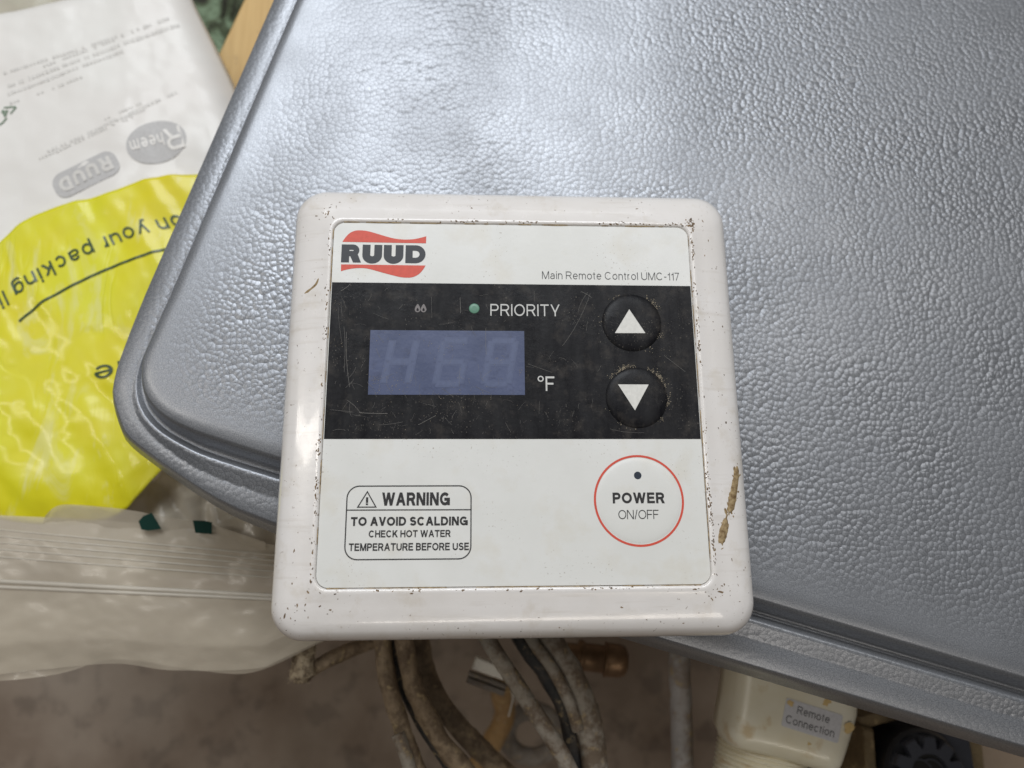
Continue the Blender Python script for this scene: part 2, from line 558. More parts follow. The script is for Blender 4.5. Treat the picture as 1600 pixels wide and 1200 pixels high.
X = 0.72
def P_(*p): return ('p', list(p))
def D_(a, b, c, d): return ('d', a, b, c, d)
def C_(pts): return ('c', pts)          # curve, butt ends
GL = {
    'A': (.92, [D_(0, 0, .5, 1), D_(1, 0, .5, 1), P_((.28, .30), (.72, .30))]),
    'B': (.80, [P_((0, 0), (0, 1)), C_([(0, 1), (.55, 1)] + A(.58, .765, .36, .235, 90, -90) + [(0, .53)]), C_([(0, .53), (.6, .53)] + A(.62, .265, .38, .265, 90, -90) + [(0, 0)])]),
    'C': (.94, [C_(A(.5, .5, .5, .5, 40, 320, 26))]),
    'D': (.88, [P_((0, 0), (0, 1)), C_([(0, 1), (.42, 1)] + A(.42, .5, .58, .5, 90, -90, 20) + [(0, 0)])]),
    'E': (.76, [P_((0, 0), (0, 1)), P_((.1, 1), (.96, 1)), P_((.1, .52), (.88, .52)), P_((.1, 0), (1, 0))]),
    'F': (.70, [P_((0, 0), (0, 1)), P_((.1, 1), (1, 1)), P_((.1, .5), (.86, .5))]),
    'G': (.98, [C_(A(.5, .5, .5, .5, 42, 325, 26)), P_((.58, .46), (1, .46)), P_((1, .40), (1, .02))]),
    'H': (.84, [P_((0, 0), (0, 1)), P_((1, 0), (1, 1)), P_((.1, .52), (.9, .52))]),
    'I': (0, [P_((0, 0), (0, 1))]),
    'K': (.86, [P_((0, 0), (0, 1)), D_(.02, .34, .92, 1), D_(1, 0, .36, .56)]),
    'L': (.70, [P_((0, 0), (0, 1)), P_((.1, 0), (1, 0))]),
    'M': (1.0, [P_((0, 0), (0, 1)), P_((1, 0), (1, 1)), D_(.5, 0, .03, 1), D_(.5, 0, .97, 1)]),
    'N': (.86, [P_((0, 0), (0, 1)), P_((1, 0), (1, 1)), D_(.97, 0, .03, 1)]),
    'O': (1.0, [('o', A(.5, .5, .5, .5, 0, 360, 32)[:-1])]),
    'P': (.78, [P_((0, 0), (0, 1)), C_([(0, 1), (.58, 1)] + A(.6, .73, .40, .27, 90, -90) + [(0, .46)])]),
    'R': (.84, [P_((0, 0), (0, 1)), C_([(0, 1), (.56, 1)] + A(.58, .735, .38, .265, 90, -90) + [(0, .47)]), D_(1, 0, .55, .46)]),
    'S': (.80, [C_(A(.5, .755, .44, .245, 20, 265, 18) + A(.5, .26, .5, .26, 82, -160, 18))]),
    'T': (.80, [P_((.5, 0), (.5, 1)), P_((0, 1), (1, 1))]),
    'U': (.84, [C_([(0, 1.06), (0, .36)] + A(.5, .36, .5, .36, 180, 360, 18) + [(1, .36), (1, 1.06)])]),
    'V': (.86, [D_(.5, 0, 0, 1), D_(.5, 0, 1, 1)]),
    'W': (1.26, [D_(.25, 0, 0, 1), D_(.25, 0, .5, 1), D_(.75, 0, .5, 1), D_(.75, 0, 1, 1)]),
    'Y': (.86, [P_((.5, 0), (.5, .42)), D_(.5, .36, 0, 1), D_(.5, .36, 1, 1)]),
    'a': (.68, [C_([(.9, 0), (.9, .48)] + A(.48, .48, .42, .24, 0, 160)), C_([(.9, .42), (.5, .39)] + A(.36, .2, .36, .2, 90, 285, 12) + [(.7, .04), (.9, .16)])]),
    'c': (.64, [C_(A(.5, .36, .5, .36, 40, 320, 20))]),
    'e': (.68, [C_(A(.5, .36, .5, .36, 0, 320, 22)), P_((.05, .37), (.95, .37))]),
    'g': (.66, [('o', A(.48, .38, .48, .34, 0, 360, 22)[:-1]), C_([(1, .78), (1, -.06)] + A(.5, -.06, .5, .2, 0, -155, 12))]),
    'h': (.64, [P_((0, 0), (0, 1)), C_([(0, .44)] + A(.5, .44, .5, .28, 180, 0) + [(1, -.06)])]),
    'i': (0, [P_((0, 0), (0, X)), P_((0, .96), (0, 1))]),
    'k': (.62, [P_((0, 0), (0, 1)), D_(.05, .26, .92, X), D_(1, 0, .36, .42)]),
    'l': (0, [P_((0, 0), (0, 1))]),
    'm': (1.0, [P_((0, 0), (0, X)), C_([(0, .46)] + A(.25, .46, .25, .26, 180, 0, 10) + [(.5, -.06)]), C_([(.5, .46)] + A(.75, .46, .25, .26, 180, 0, 10) + [(1, -.06)])]),
    'n': (.62, [P_((0, 0), (0, X)), C_([(0, .44)] + A(.5, .44, .5, .28, 180, 0) + [(1, -.06)])]),
    'o': (.70, [('o', A(.5, .36, .5, .36, 0, 360, 24)[:-1])]),
    'p': (.68, [P_((0, -.28), (0, X)), ('o', A(.52, .36, .48, .36, 0, 360, 24)[:-1])]),
    'r': (.36, [P_((0, 0), (0, X)), C_([(0, .4)] + A(.9, .4, .9, .32, 180, 90, 8))]),
    's': (.60, [C_(A(.5, .545, .44, .175, 15, 262, 14) + A(.5, .185, .5, .185, 80, -165, 14))]),
    't': (.34, [C_([(.42, .96), (.42, .14)] + A(.9, .14, .48, .14, 180, 265, 6)), P_((.0, X), (.9, X))]),
    'u': (.62, [P_((1, 0), (1, X)), C_([(0, .78), (0, .28)] + A(.5, .28, .5, .28, 180, 360) + [(1, .28)])]),
    'y': (.66, [D_(.5, 0, 0, X), D_(.28, -.28, 1, X), P_((.1, -.28), (.26, -.28))]),
    '1': (.36, [P_((1, 0), (1, 1)), C_([(1, .86), (.7, .78), (0, .74)])]),
    '4': (.66, [P_((.76, 0), (.76, 1)), D_(0, .26, .7, 1), P_((0, .26), (1, .26))]),
    '7': (.64, [P_((0, 1), (1, 1)), D_(.25, 0, 1, 1)]),
    '-': (.34, [P_((0, .40), (1, .40))]),
    '/': (.40, [D_(0, -.02, 1, 1.02)]),
    '!': (0, [P_((0, .36), (0, 1)), P_((0, 0), (0, .02))]),
}


def glyphs(s, t, gap):
    """list of (verts2d, faces) in cap-height units, and the total width."""
    out, x, lay = [], 0.0, 0
    for ch in s:
        if ch == ' ':
            x += 0.33
            continue
        w, strokes = GL[ch]
        w = max(w, t)
        fx = lambda a: x + t / 2 + a * (w - t)
        fy = lambda b: t / 2 + b * (1 - t)
        for st in strokes:
            lay += 1
            z = (lay % 5) * 0.0015
            if st[0] == 'd':
                _, a, b, c, d = st
                x0, y0, x1, y1 = fx(a), fy(b), fx(c), fy(d)
                if y0 > y1:
                    x0, y0, x1, y1 = x1, y1, x0, y0
                sl = (x1 - x0) / (y1 - y0)
                y0 -= t / 2
                y1 += t / 2
                hw = t / 2 * math.sqrt(1 + sl * sl) * 0.97
                hw = min(hw, t * 0.95)
                out.append(([(x0 - hw, y0, z), (x0 + hw, y0, z), (x1 + hw, y1, z), (x1 - hw, y1, z)], [(0, 1, 2, 3)]))
            elif st[0] == 'o':
                out.append(ribbon([(fx(a), fy(b)) for a, b in st[1]], t, z, 0, True))
            else:
                out.append(ribbon([(fx(a), fy(b)) for a, b in st[1]], t, z, 0.5 if st[0] == 'p' else 0.0))
        x += w + gap
    return out, x - gap


def lettering(name, s, x0, x1, yb, cap, t, mat, parent, z, gap=0.17, fmap=None):
    parts, w = glyphs(s, t, gap)
    sx = (x1 - x0) / w
    v, f = join(parts)
    if fmap is None:
        v = [(x0 + a * sx, yb + b * cap, z + c) for a, b, c in v]
    else:
        v = [fmap(a * sx, b * cap, c) for a, b, c in v]
    return fix_up(mesh(name, v, f, mat, parent))


def fix_up(o):
    """make flat print face upwards"""
    me = o.data
    flip = [p.index for p in me.polygons if p.normal.z < 0]
    if flip:
        import bmesh
        bm = bmesh.new()
        bm.from_mesh(me)
        bm.faces.ensure_lookup_table()
        bmesh.ops.reverse_faces(bm, faces=[bm.faces[i] for i in flip])
        bm.to_mesh(me)
        bm.free()
    return o


# ================================================================== SETTING
floor = mesh('floor', [(-1800, -1500, -300), (1800, -1500, -300), (1800, 2200, -300), (-1800, 2200, -300)], [(0, 1, 2, 3)], 'concrete')
floor['kind'] = 'structure'

# ================================================================== METAL COVER
CA, SA = math.cos(R(16.5)), math.sin(R(16.5))
def w_(u, v): return (CA * u + SA * v, -SA * u + CA * v)


PU, PV = 62.0, 170.0           # centre of the cover in its own axes
prof = [   # corner outline (left side round to the bottom side) and heights left / bottom
    ([(-101.6, 5), (-102, -8), (-101.6, -16), (-98.4, -22.6), (-93, -26.4), (-86, -27.7), (-76, -28), (-58, -28.2)], 0.0, 0.0),
    ([(-103.6, 5), (-104, -8), (-103.7, -16.6), (-100, -23.8), (-94, -28), (-86, -29.7), (-76, -30.2), (-58, -30.5)], -0.55, -0.45),
    ([(-105.2, 5), (-105.5, -8), (-105.1, -17.4), (-101.6, -25), (-94.7, -29.8), (-85.8, -31.9), (-76, -32.5), (-58, -32.9)], -2.6, -2.2),
    ([(-106.6, 5), (-106.8, -8), (-106.3, -18), (-102.5, -26.2), (-95.1, -31.2), (-85.5, -33.6), (-76, -34.2), (-58, -34.5)], -7.4, -8.2),
    ([(-107.2, 5), (-107.4, -8), (-107, -19), (-103, -27.1), (-95.5, -32.4), (-85, -35.1), (-75.5, -35.9), (-58, -36.1)], -7.4, -8.4),
    ([(-107.7, 5), (-107.9, -8), (-107.5, -19.6), (-103.6, -27.9), (-96, -33.2), (-84.6, -36.2), (-74.5, -37.0), (-58, -37.3)], -6.55, -5.0),
    ([(-108.0, 5), (-108.2, -8), (-107.9, -20), (-104.0, -28.5), (-96.3, -34.2), (-84.2, -37.4), (-74, -38.3), (-57.5, -38.6)], -6.55, -5.05),
    ([(-108.6, 5), (-108.8, -8), (-108.5, -20.5), (-104.6, -29.6), (-96.6, -35.6), (-83.5, -40.2), (-73, -41.7), (-57, -42.4)], -6.6, -7.0),
    ([(-109.2, 5), (-109.2, -8), (-108.9, -21), (-104.9, -30.2), (-97.4, -36.2), (-83, -41.2), (-72.4, -42.7), (-56, -43.4)], -6.6, -7.05),
    ([(-114.0, 5), (-113.5, -12), (-111.4, -25), (-105.6, -31.6), (-100.6, -36.7), (-81.6, -43.3), (-67, -46.2), (-50, -47.6)], -6.6, -7.05),
    ([(-114.9, 5), (-114.4, -12), (-112.6, -25.4), (-107, -32.8), (-101.7, -37.6), (-81, -44.6), (-66.5, -47.6), (-50, -48.8)], -6.9, -7.3),
    ([(-115.5, 5), (-115.0, -12), (-113.6, -26), (-108.2, -34.4), (-102.6, -39), (-80, -46.3), (-66, -49.2), (-50, -50.2)], -8.2, -8.6),
    ([(-115.7, 5), (-115.3, -12), (-114.4, -26.8), (-109.6, -36), (-103.4, -41), (-78, -49), (-64.5, -51.6), (-50, -52.8)], -15.0, -15.0),
    ([(-114.6, 5), (-114.2, -12), (-113.3, -26), (-108.6, -35), (-102.6, -40), (-77.5, -47.9), (-64.3, -50.5), (-50, -51.7)], -15.0, -15.0),
    ([(-114.3, 5), (-113.9, -12), (-112.4, -25.2), (-107, -33.2), (-101.6, -38), (-80, -45.3), (-66, -48.2), (-50, -49.2)], -9.6, -9.8),
]
NC = 33


def cover_ring(keys, zl, zb, push=0.0):
    q = resample(catmull([(a, b, 0) for a, b in keys], 2 if keys[0][0] < -113.9 else 8), NC)
    cor = []
    for i, p in enumerate(q):
        t = i / (NC - 1)
        s = min(max((t - 0.25) / 0.45, 0), 1)
        s = s * s * (3 - 2 * s)
        cor.append((p.x, p.y, zl + (zb - zl) * s))
    if push:
        hu, hv = PU + 101.6, PV + 28.2          # half size of the field
        cor = [(PU + (a - PU) * (hu - push) / hu, PV + (b - PV) * (hv - push) / hv, c) for a, b, c in cor]
    ring = list(cor)                                                      # left -> bottom
    ring += [(2 * PU - a, b, c) for a, b, c in cor][::-1]                 # bottom right
    ring += [(2 * PU - a, 2 * PV - b, c) for a, b, c in cor]              # top right
    ring += [(a, 2 * PV - b, c) for a, b, c in cor][::-1]                 # top left
    return ring


raw0 = [cover_ring(k, a, b) for k, a, b in prof]
rel0 = [0.05, 0.08, 0.2, 0.1, 0.1, 0.2, 0.55, 0.6, 0.3, 0.25, 0.15, 0.1, 0.1, 0.1, 0.1]


def rlerp(a, b, t):
    return [tuple(p[i] + (q[i] - p[i]) * t for i in range(3)) for p, q in zip(a, b)]


def rxy(a, b, t, dz=0.0):
    """move ring a towards ring b in plan only"""
    return [(p[0] + (q[0] - p[0]) * t, p[1] + (q[1] - p[1]) * t, p[2] + dz) for p, q in zip(a, b)]


raw0[1] = rxy(raw0[1], raw0[2], 0.45, 0.2)
raw0[9] = rxy(raw0[9], raw0[11], 0.62)
raw0[10] = rlerp(raw0[9], raw0[11], 0.55)


raw, relv = [], [1.0, 0.8, 0.35, 0.12]
for k, r in enumerate(raw0):
    if k in (0, len(raw0) - 1):
        raw.append(r)
        relv.append(rel0[k])
    else:                                   # tight rounded edge instead of a soft one
        da = max((Vector(r[NC // 2]) - Vector(raw0[k - 1][NC // 2])).length, (Vector(r[NC - 1]) - Vector(raw0[k - 1][NC - 1])).length)
        db = max((Vector(r[NC // 2]) - Vector(raw0[k + 1][NC // 2])).length, (Vector(r[NC - 1]) - Vector(raw0[k + 1][NC - 1])).length)
        raw += [rlerp(r, raw0[k - 1], min(0.3, 0.32 / da)), rlerp(r, raw0[k + 1], min(0.3, 0.32 / db))]
        relv += [rel0[k]] * 2
# field rings inside the edge
inner = [cover_ring(prof[0][0], 0.0, 0.0, p) for p in (26.0, 14.0, 6.0, 1.6)]
rings = inner + raw
wr = []
for r in rings:
    wr.append([(*w_(a, b), c) for a, b, c in r])
v, f = loft(wr, cap0=True, cap1=True)
# loft's cap0 closes the field, cap1 closes the underside
cover = mesh('metal_cover', v, f, 'enamel', smooth=True, loc=(0, 0, -15))
nring = len(wr[0])
att = cover.data.attributes.new('relief', 'FLOAT', 'POINT')
for k, r in enumerate(wr):
    for i in range(nring):
        att.data[k * nring + i].value = relv[k]
fix_normals(cover)
for p in cover.data.polygons:
    if len(p.vertices) > 4:
        p.use_smooth = False
tag(cover, 'large grey hammered metal cover with stamped rim under the white remote control', 'metal cover')

# ================================================================== REMOTE CONTROL
remote = thing('remote_control', 'dirty white wall remote control with black display band lying on grey metal cover', 'remote control', (0, -0.5, 0))
CYB = -0.35
hp = [  # half width, half height, corner radius, z
    (49.35, 48.7, 3.2, 15.5), (49.35, 48.7, 3.2, 18.05), (49.75, 49.1, 3.5, 18.4), (50.3, 49.65, 3.8, 18.45), (50.9, 50.25, 4.0, 18.15),
    (53.8, 53.2, 5.2, 17.5), (56.8, 56.3, 6.6, 16.7), (58.9, 58.5, 7.4, 15.7), (60.5, 59.9, 7.9, 14.3), (61.4, 60.8, 8.2, 12.2),
    (61.9, 61.3, 8.4, 9.5), (62.1, 61.5, 8.5, 4.2), (61.8, 61.2, 8.4, 3.6), (61.8, 61.2, 8.4, 3.1), (62.15, 61.55, 8.5, 2.6), (62.0, 61.4, 8.4, 0.9), (60.7, 60.4, 8.0, 0.15)]
rr = [[(x, y, z) for x, y in rrect(0.35 * min(1, max(0, (a - 49.3) / 8)), CYB * min(1, max(0, (a - 49.3) / 8)), a, b, r, 10)] for a, b, r, z in hp]
v, f = loft(rr, cap0=False, cap1=True)
housing = mesh('housing', v, f, 'plastic', remote, smooth=True)
fix_normals(housing)
# recess floor below the membrane
ob = rrect(0, 0, 49.3, 48.65, 3.2, 10)
mesh('recess_floor', *sheet(ob, 17.2), 'mud', remote)

# bvh in millimetres for dirt placement
me = housing.data
off = origin(remote)
bvh = BVHTree.FromPolygons([((p.co.x + off.x) / MM, (p.co.y + off.y) / MM, (p.co.z + off.z) / MM) for p in me.vertices],
                           [tuple(p.vertices) for p in me.polygons])


def hz(x, y, dflt=18.0):
    r = bvh.ray_cast(Vector((x, y, 40)), Vector((0, 0, -1)))
    return r[0].z if r[0] is not None else dflt


ZL = 18.0
lo = rrect(0, 0, 49.16, 48.51, 3.05, 10)
v, f = loft([[(x, y, 16.2) for x, y in lo], [(x, y, ZL - 0.06) for x, y in lo], [(x * 0.9988, y * 0.9988, ZL) for x, y in lo]], cap1=True)
membrane = mesh('front_membrane', v, f, 'membrane', remote)
fix_normals(membrane)

Z1 = ZL + 0.05
band = mesh('display_band', *sheet([(-48.95, -11.66), (48.98, -11.66), (48.98, 31.02), (-48.95, 31.02)], Z1), 'black', remote)
Z2 = Z1 + 0.05
screen = mesh('screen', *sheet([(-38.2, 0.0), (2.78, 0.05), (2.78, 17.65), (-38.2, 17.6)], Z2), 'screen', remote)
segs = {'t': (1.1, 12.6, 6.2, 12.6), 'm': (1.1, 6.7, 6.2, 6.7), 'b': (1.1, 0.8, 6.2, 0.8),
        'ul': (0.5, 7.3, 0.5, 12.0), 'ur': (6.8, 7.3, 6.8, 12.0), 'll': (0.5, 1.4, 0.5, 6.1), 'lr': (6.8, 1.4, 6.8, 6.1)}
for bx, use in ((-34.9, ('ul', 'ur', 'm', 'lr', 'll')), (-21.3, ('t', 'ul', 'm', 'll', 'lr', 'b')), (-8.6, ('t', 'm', 'b', 'ul', 'ur', 'll', 'lr'))):
    quads, core = [], []
    for k, s in enumerate(use):
        a, b, c, d = segs[s]
        for wd, zo, store in ((2.0, 0.02, quads), (1.2, 0.05, core)):
            pv, pf = ribbon([(a, b), (c, d)], wd, Z2 + zo + 0.003 * k, 0.3)
            store.append(([(bx + x + (y / 13.4) * 2.3, 2.2 + y, z) for x, y, z in pv], pf))
    gd = fix_up(mesh('ghost_digit', *join(quads), 'segment_halo', screen))
    fix_up(mesh('segment_core', *join(core), 'segment', screen))

# flame icon, lamp, lettering
fl = []
for cx in (-25.85, -24.25):
    o1 = [(cx + 0.78 * math.sin(a) * (1 - 0.45 * max(0, -math.cos(a))), 23.55 - 0.85 * math.cos(a) * (1.0 if math.cos(a) > 0 else 1.75)) for a in [2 * math.pi * i / 24 for i in range(24)]]
    i1 = [(cx + (x - cx) * 0.42, 23.35 + (y - 23.55) * 0.40) for x, y in o1]
    fl.append(frame(o1, i1, Z2 + (0.0 if cx < -25 else 0.004)))
fix_up(mesh('flame_icon', *join(fl), 'iconink', remote))
v, f = loft([[(x, y, Z2) for x, y in circle(-10.65, 23.9, 1.42, 28)], [(x, y, Z2 + 0.12) for x, y in circle(-10.65, 23.9, 1.25, 28)], [(x, y, Z2 + 0.16) for x, y in circle(-10.65, 23.9, 0.7, 28)]], cap1=True)
fix_normals(mesh('priority_lamp', v, f, 'led', remote))
lettering('priority_lettering', 'PRIORITY', -6.3, 12.5, 21.9, 3.35, 0.115, 'whiteink', remote, Z2)
deg = frame(circle(7.0, 4.45, 0.82, 24), circle(7.0, 4.45, 0.50, 24), Z2)
gp, gw = glyphs('F', 0.13, 0.1)
gv, gf = join(gp)
gv = [(8.3 + a * 3.35, 1.15 + b * 3.95, Z2 + c) for a, b, c in gv]
fix_up(mesh('unit_lettering', *join([deg, (gv, gf)]), 'whiteink', remote))


def dome(cx, cy, r, z0, hgt, n=48):
    rs = []
    for k, (q, hh) in enumerate(((1.0, 0.0), (0.97, 0.30), (0.90, 0.62), (0.78, 0.85), (0.6, 0.96), (0.35, 1.0), (0.05, 1.0))):
        rs.append([(x, y, z0 + hh * hgt) for x, y in circle(cx, cy, r * q, n)])
    return loft(rs, cap1=True)


for cx, cy, r, tri in ((32.1, 20.25, 8.15, [(31.4, 23.8), (27.2, 17.0), (35.5, 17.05)]), (32.45, -0.55, 8.3, [(27.45, 2.8), (31.66, -4.2), (35.65, 2.8)])):
    v, f = dome(cx, cy, r, Z1 - 0.02, 0.85)
    b = fix_normals(mesh('button', v, f, 'black', remote, smooth=True))
    fix_up(mesh('arrow', *sheet(tri, Z1 + 0.90), 'arrow', b))

v, f = dome(31.8, -27.55, 10.9, ZL + 0.005, 0.28)
pb = fix_normals(mesh('power_button', v, f, 'membrane', remote, smooth=True))
fix_up(mesh('ring', *frame(circle(31.8, -27.55, 11.68, 72), circle(31.8, -27.55, 11.12, 72), Z1), 'red', pb))
fix_up(mesh('lamp', *sheet(circle(31.7, -21.2, 0.98, 28), ZL + 0.33), 'dot', pb))
lettering('power_lettering', 'POWER', 24.95, 38.35, -28.33, 2.75, 0.225, 'ink', pb, ZL + 0.33, gap=0.12)
lettering('switch_lettering', 'ON/OFF', 26.25, 36.65, -32.3, 2.3, 0.10, 'ink', pb, ZL + 0.33, gap=0.10)

lettering('model_lettering', 'Main Remote Control UMC-117', 7.9, 46.0, 32.65, 2.25, 0.098, 'greyink', remote, Z1)

# warning label
wl = fix_up(mesh('warning_label', *frame(rrect(-26.85, -32.75, 15.75, 9.2, 3.2, 8), rrect(-26.85, -32.75, 15.45, 8.9, 2.9, 8), Z1), 'ink', remote))
fix_up(mesh('divider', *ribbon([(-42.3, -29.68), (-11.4, -29.72)], 0.28, Z1 + 0.004, 0), 'ink', wl))
to = [(-37.42, -24.85), (-39.95, -29.1), (-34.9, -29.1)]
tcx, tcy = -37.42, -27.68
ti = [(tcx + (x - tcx) * 0.80, tcy + (y - tcy) * 0.80) for x, y in to]
fix_up(mesh('warning_triangle', *frame(to, ti, Z1), 'ink', wl))
lettering('exclamation_mark', '!', -37.70, -37.14, -28.45, 1.95, 0.2, 'ink', wl, Z1)
for s, a, b, y, c, t in (('WARNING', -33.7, -16.6, -28.62, 3.3, 0.235), ('TO AVOID SCALDING', -41.25, -12.05, -33.6, 2.2, 0.235),
                         ('CHECK HOT WATER', -36.7, -16.35, -36.45, 1.75, 0.20), ('TEMPERATURE BEFORE USE', -41.5, -11.7, -39.7, 1.85, 0.20)):
    lettering('warning_lettering', s, a, b, y, c, t, 'ink', wl, Z1, gap=0.105)

# brand logo
up = [(-46.73, 42.78), (-45.95, 44.12), (-44.81, 45.44), (-43.41, 46.11), (-42.21, 46.26), (-40.29, 46.11), (-38.11, 45.54), (-35.68, 44.79), (-33.02, 44.05), (-30.85, 43.75), (-28.92, 43.72), (-27.0, 43.93), (-25.33, 44.35), (-23.93, 44.79), (-23.97, 42.68)]
lw = [(-46.79, 36.2), (-23.96, 36.16), (-24.77, 34.74), (-25.82, 33.57), (-27.23, 32.79), (-28.65, 32.57), (-30.55, 32.68), (-32.94, 33.23), (-35.33, 33.89), (-37.72, 34.57), (-39.64, 35.06), (-41.54, 35.21), (-43.42, 35.06), (-45.3, 34.68), (-46.74, 34.21)]
logo = fix_up(mesh('brand_logo', *sheet([(p.x, p.y) for p in catmull([(a, b, 0) for a, b in up[:-1]], 4)] + [up[-1]], Z1), 'red', remote))
fix_up(mesh('lower_wave', *sheet([lw[0]] + [(p.x, p.y) for p in catmull([(a, b, 0) for a, b in lw[1:]], 4)], Z1), 'red', logo))
LB, LC = 36.78, 5.26


def lg(parts, x0, w):
    v, f = join(parts)
    return [(x0 + a * w, LB + b * LC, Z1 + c) for a, b, c in v], f


def rib2(pts, w, z, x0, W):
    """stroke in real mm inside a letter box"""
    return ribbon([(x0 + a * W, LB + b * LC) for a, b in pts], w, Z1 + z, 0)


let = []
# R
x0, W = -46.86, 5.4
let.append(([(x0, LB, Z1), (x0 + 2.15, LB, Z1), (x0 + 2.15, LB + LC, Z1), (x0, LB + LC, Z1)], [(0, 1, 2, 3)]))
let.append(ribbon([(x0 + 1.6, LB + LC - 0.78), (x0 + 3.1, LB + LC - 0.78)] + [(x0 + 3.1 + 0.95 * math.cos(R(a)), LB + LC - 1.72 + 0.94 * math.sin(R(a))) for a in range(90, -91, -12)] + [(x0 + 1.6, LB + LC - 2.66)], 1.56, Z1 + 0.004, 0))
let.append(([(x0 + 3.25, LB, Z1 + 0.008), (x0 + 5.4, LB, Z1 + 0.008), (x0 + 4.35, LB + 2.6, Z1 + 0.008), (x0 + 2.1, LB + 2.6, Z1 + 0.008)], [(0, 1, 2, 3)]))
# U U
for x0 in (-41.2, -35.42):
    let.append(ribbon([(x0 + 1.08, LB + LC), (x0 + 1.08, LB + 2.2)] + [(x0 + 2.68 + 1.6 * math.cos(R(a)), LB + 2.2 - 1.38 * math.sin(R(a - 180)) * -1 * -1) for a in range(192, 349, 12)] + [(x0 + 4.28, LB + 2.2), (x0 + 4.28, LB + LC)], 2.14, Z1 + 0.0, 0))
# D
x0 = -29.5
let.append(([(x0, LB, Z1), (x0 + 1.95, LB, Z1), (x0 + 1.95, LB + LC, Z1), (x0, LB + LC, Z1)], [(0, 1, 2, 3)]))
let.append(ribbon([(x0 + 1.5, LB + LC - 0.8), (x0 + 2.6, LB + LC - 0.8)] + [(x0 + 2.75 + 1.9 * math.cos(R(a)), LB + LC / 2 + (LC / 2 - 0.8) * math.sin(R(a))) for a in range(90, -91, -10)] + [(x0 + 1.5, LB + 0.8)], 1.62, Z1 + 0.004, 0))
fix_up(mesh('brand_lettering', *join(let), 'logo_ink', logo))

# ---- wear and dirt on the remote
def blob(x, y, r, z, ax=1.0, ang=0.0, n=7):
    pts = []
    for i in range(n):
        a = 2 * math.pi * i / n
        q = r * rnd.uniform(0.55, 1.25)
        px, py = q * math.cos(a) * ax, q * math.sin(a)
        pts.append((x + px * math.cos(ang) - py * math.sin(ang), y + px * math.sin(ang) + py * math.cos(ang)))
    return pts


def flecks(name, spec, mat, lift=0.03):
    parts = []
    for x, y, r, ax, ang in spec:
        pts = blob(x, y, r, 0, ax, ang)
        vs = []
        z0 = hz(x, y)
        if z0 < 14.4 or min(hz(a, b, 0) for a, b in pts) < z0 - 0.7:
            continue
        for a, b in pts:
            z = hz(a, b, z0)
            vs.append((a, b, (z if z > 10 else z0) + lift))
        c = (x, y, z0 + lift + r * 0.12)
        vs.append(c)
        n = len(pts)
        parts.append((vs, [(i, (i + 1) % n, n) for i in range(n)]))
    o = mesh(name, *join(parts), mat, remote)
    return fix_up(o)


spec, dark = [], []
def seam(side, t):      # a point along the membrane's edge
    return {'l': (-49.9, t), 'r': (49.9, t), 't': (t, 49.2), 'b': (t, -49.3)}[side]
for side, cnt in (('l', 150), ('r', 260), ('t', 120), ('b', 90)):
    k = 0
    while k < cnt:
        t = rnd.uniform(-48, 48)
        w = noise.noise(Vector((t * 0.13, {'l': 0, 'r': 9, 't': 21, 'b': 35}[side], 0.3)))
        if w < rnd.uniform(-0.35, 0.45):
            k += 0.34
            continue
        k += 1
        x, y = seam(side, t)
        dx, dy = rnd.gauss(0, 0.28), rnd.gauss(0, 0.6)
        if side in 'lr':
            x += dx + (0.25 if side == 'r' else -0.25)
            y += dy
            ang = math.pi / 2
        else:
            x += dy
            y += dx
            ang = 0
        (spec if rnd.random() < 0.72 else dark).append((x, y, rnd.uniform(0.06, 0.22), rnd.uniform(1, 2.6), ang + rnd.gauss(0, 0.3)))
for cx, cy, n, s in ((-51.2, 51.0, 16, 1.4), (50.8, 49.6, 46, 0.9), (-52.0, -52.0, 20, 2.4), (50.3, -50.2, 16, 1.2), (-57, -57, 10, 2.0)):
    for _ in range(n):
        x, y = cx + rnd.gauss(0, s), cy + rnd.gauss(0, s)
        if max(abs(x), abs(y + 0.5)) < 49.4 or abs(x) > 59 or y > 59 or y < -60:
            continue
        (spec if rnd.random() < 0.75 else dark).append((x, y, abs(rnd.gauss(0.05, 0.1)) + 0.04, rnd.uniform(1, 3.5), rnd.gauss(-0.8 if x * y < 0 else 0.8, 0.7)))
for _ in range(70):
    s = rnd.choice('lrtb')
    t, q = rnd.uniform(-58, 58), rnd.triangular(50.5, 59.2, 58.6)
    x, y = {'l': (-q, t), 'r': (q, t), 't': (t, q), 'b': (t, -q - 0.4)}[s]
    (spec if rnd.random() < 0.6 else dark).append((x, y, abs(rnd.gauss(0.05, 0.07)) + 0.03, rnd.uniform(1, 3.5), (math.pi / 2 if s in 'lr' else 0) + rnd.gauss(0, 0.2)))
o = flecks('brown_dirt_specks', spec, 'grime')
o['kind'] = 'stuff'
o = flecks('dark_dirt_specks', dark, 'darkgrime')
o['kind'] = 'stuff'


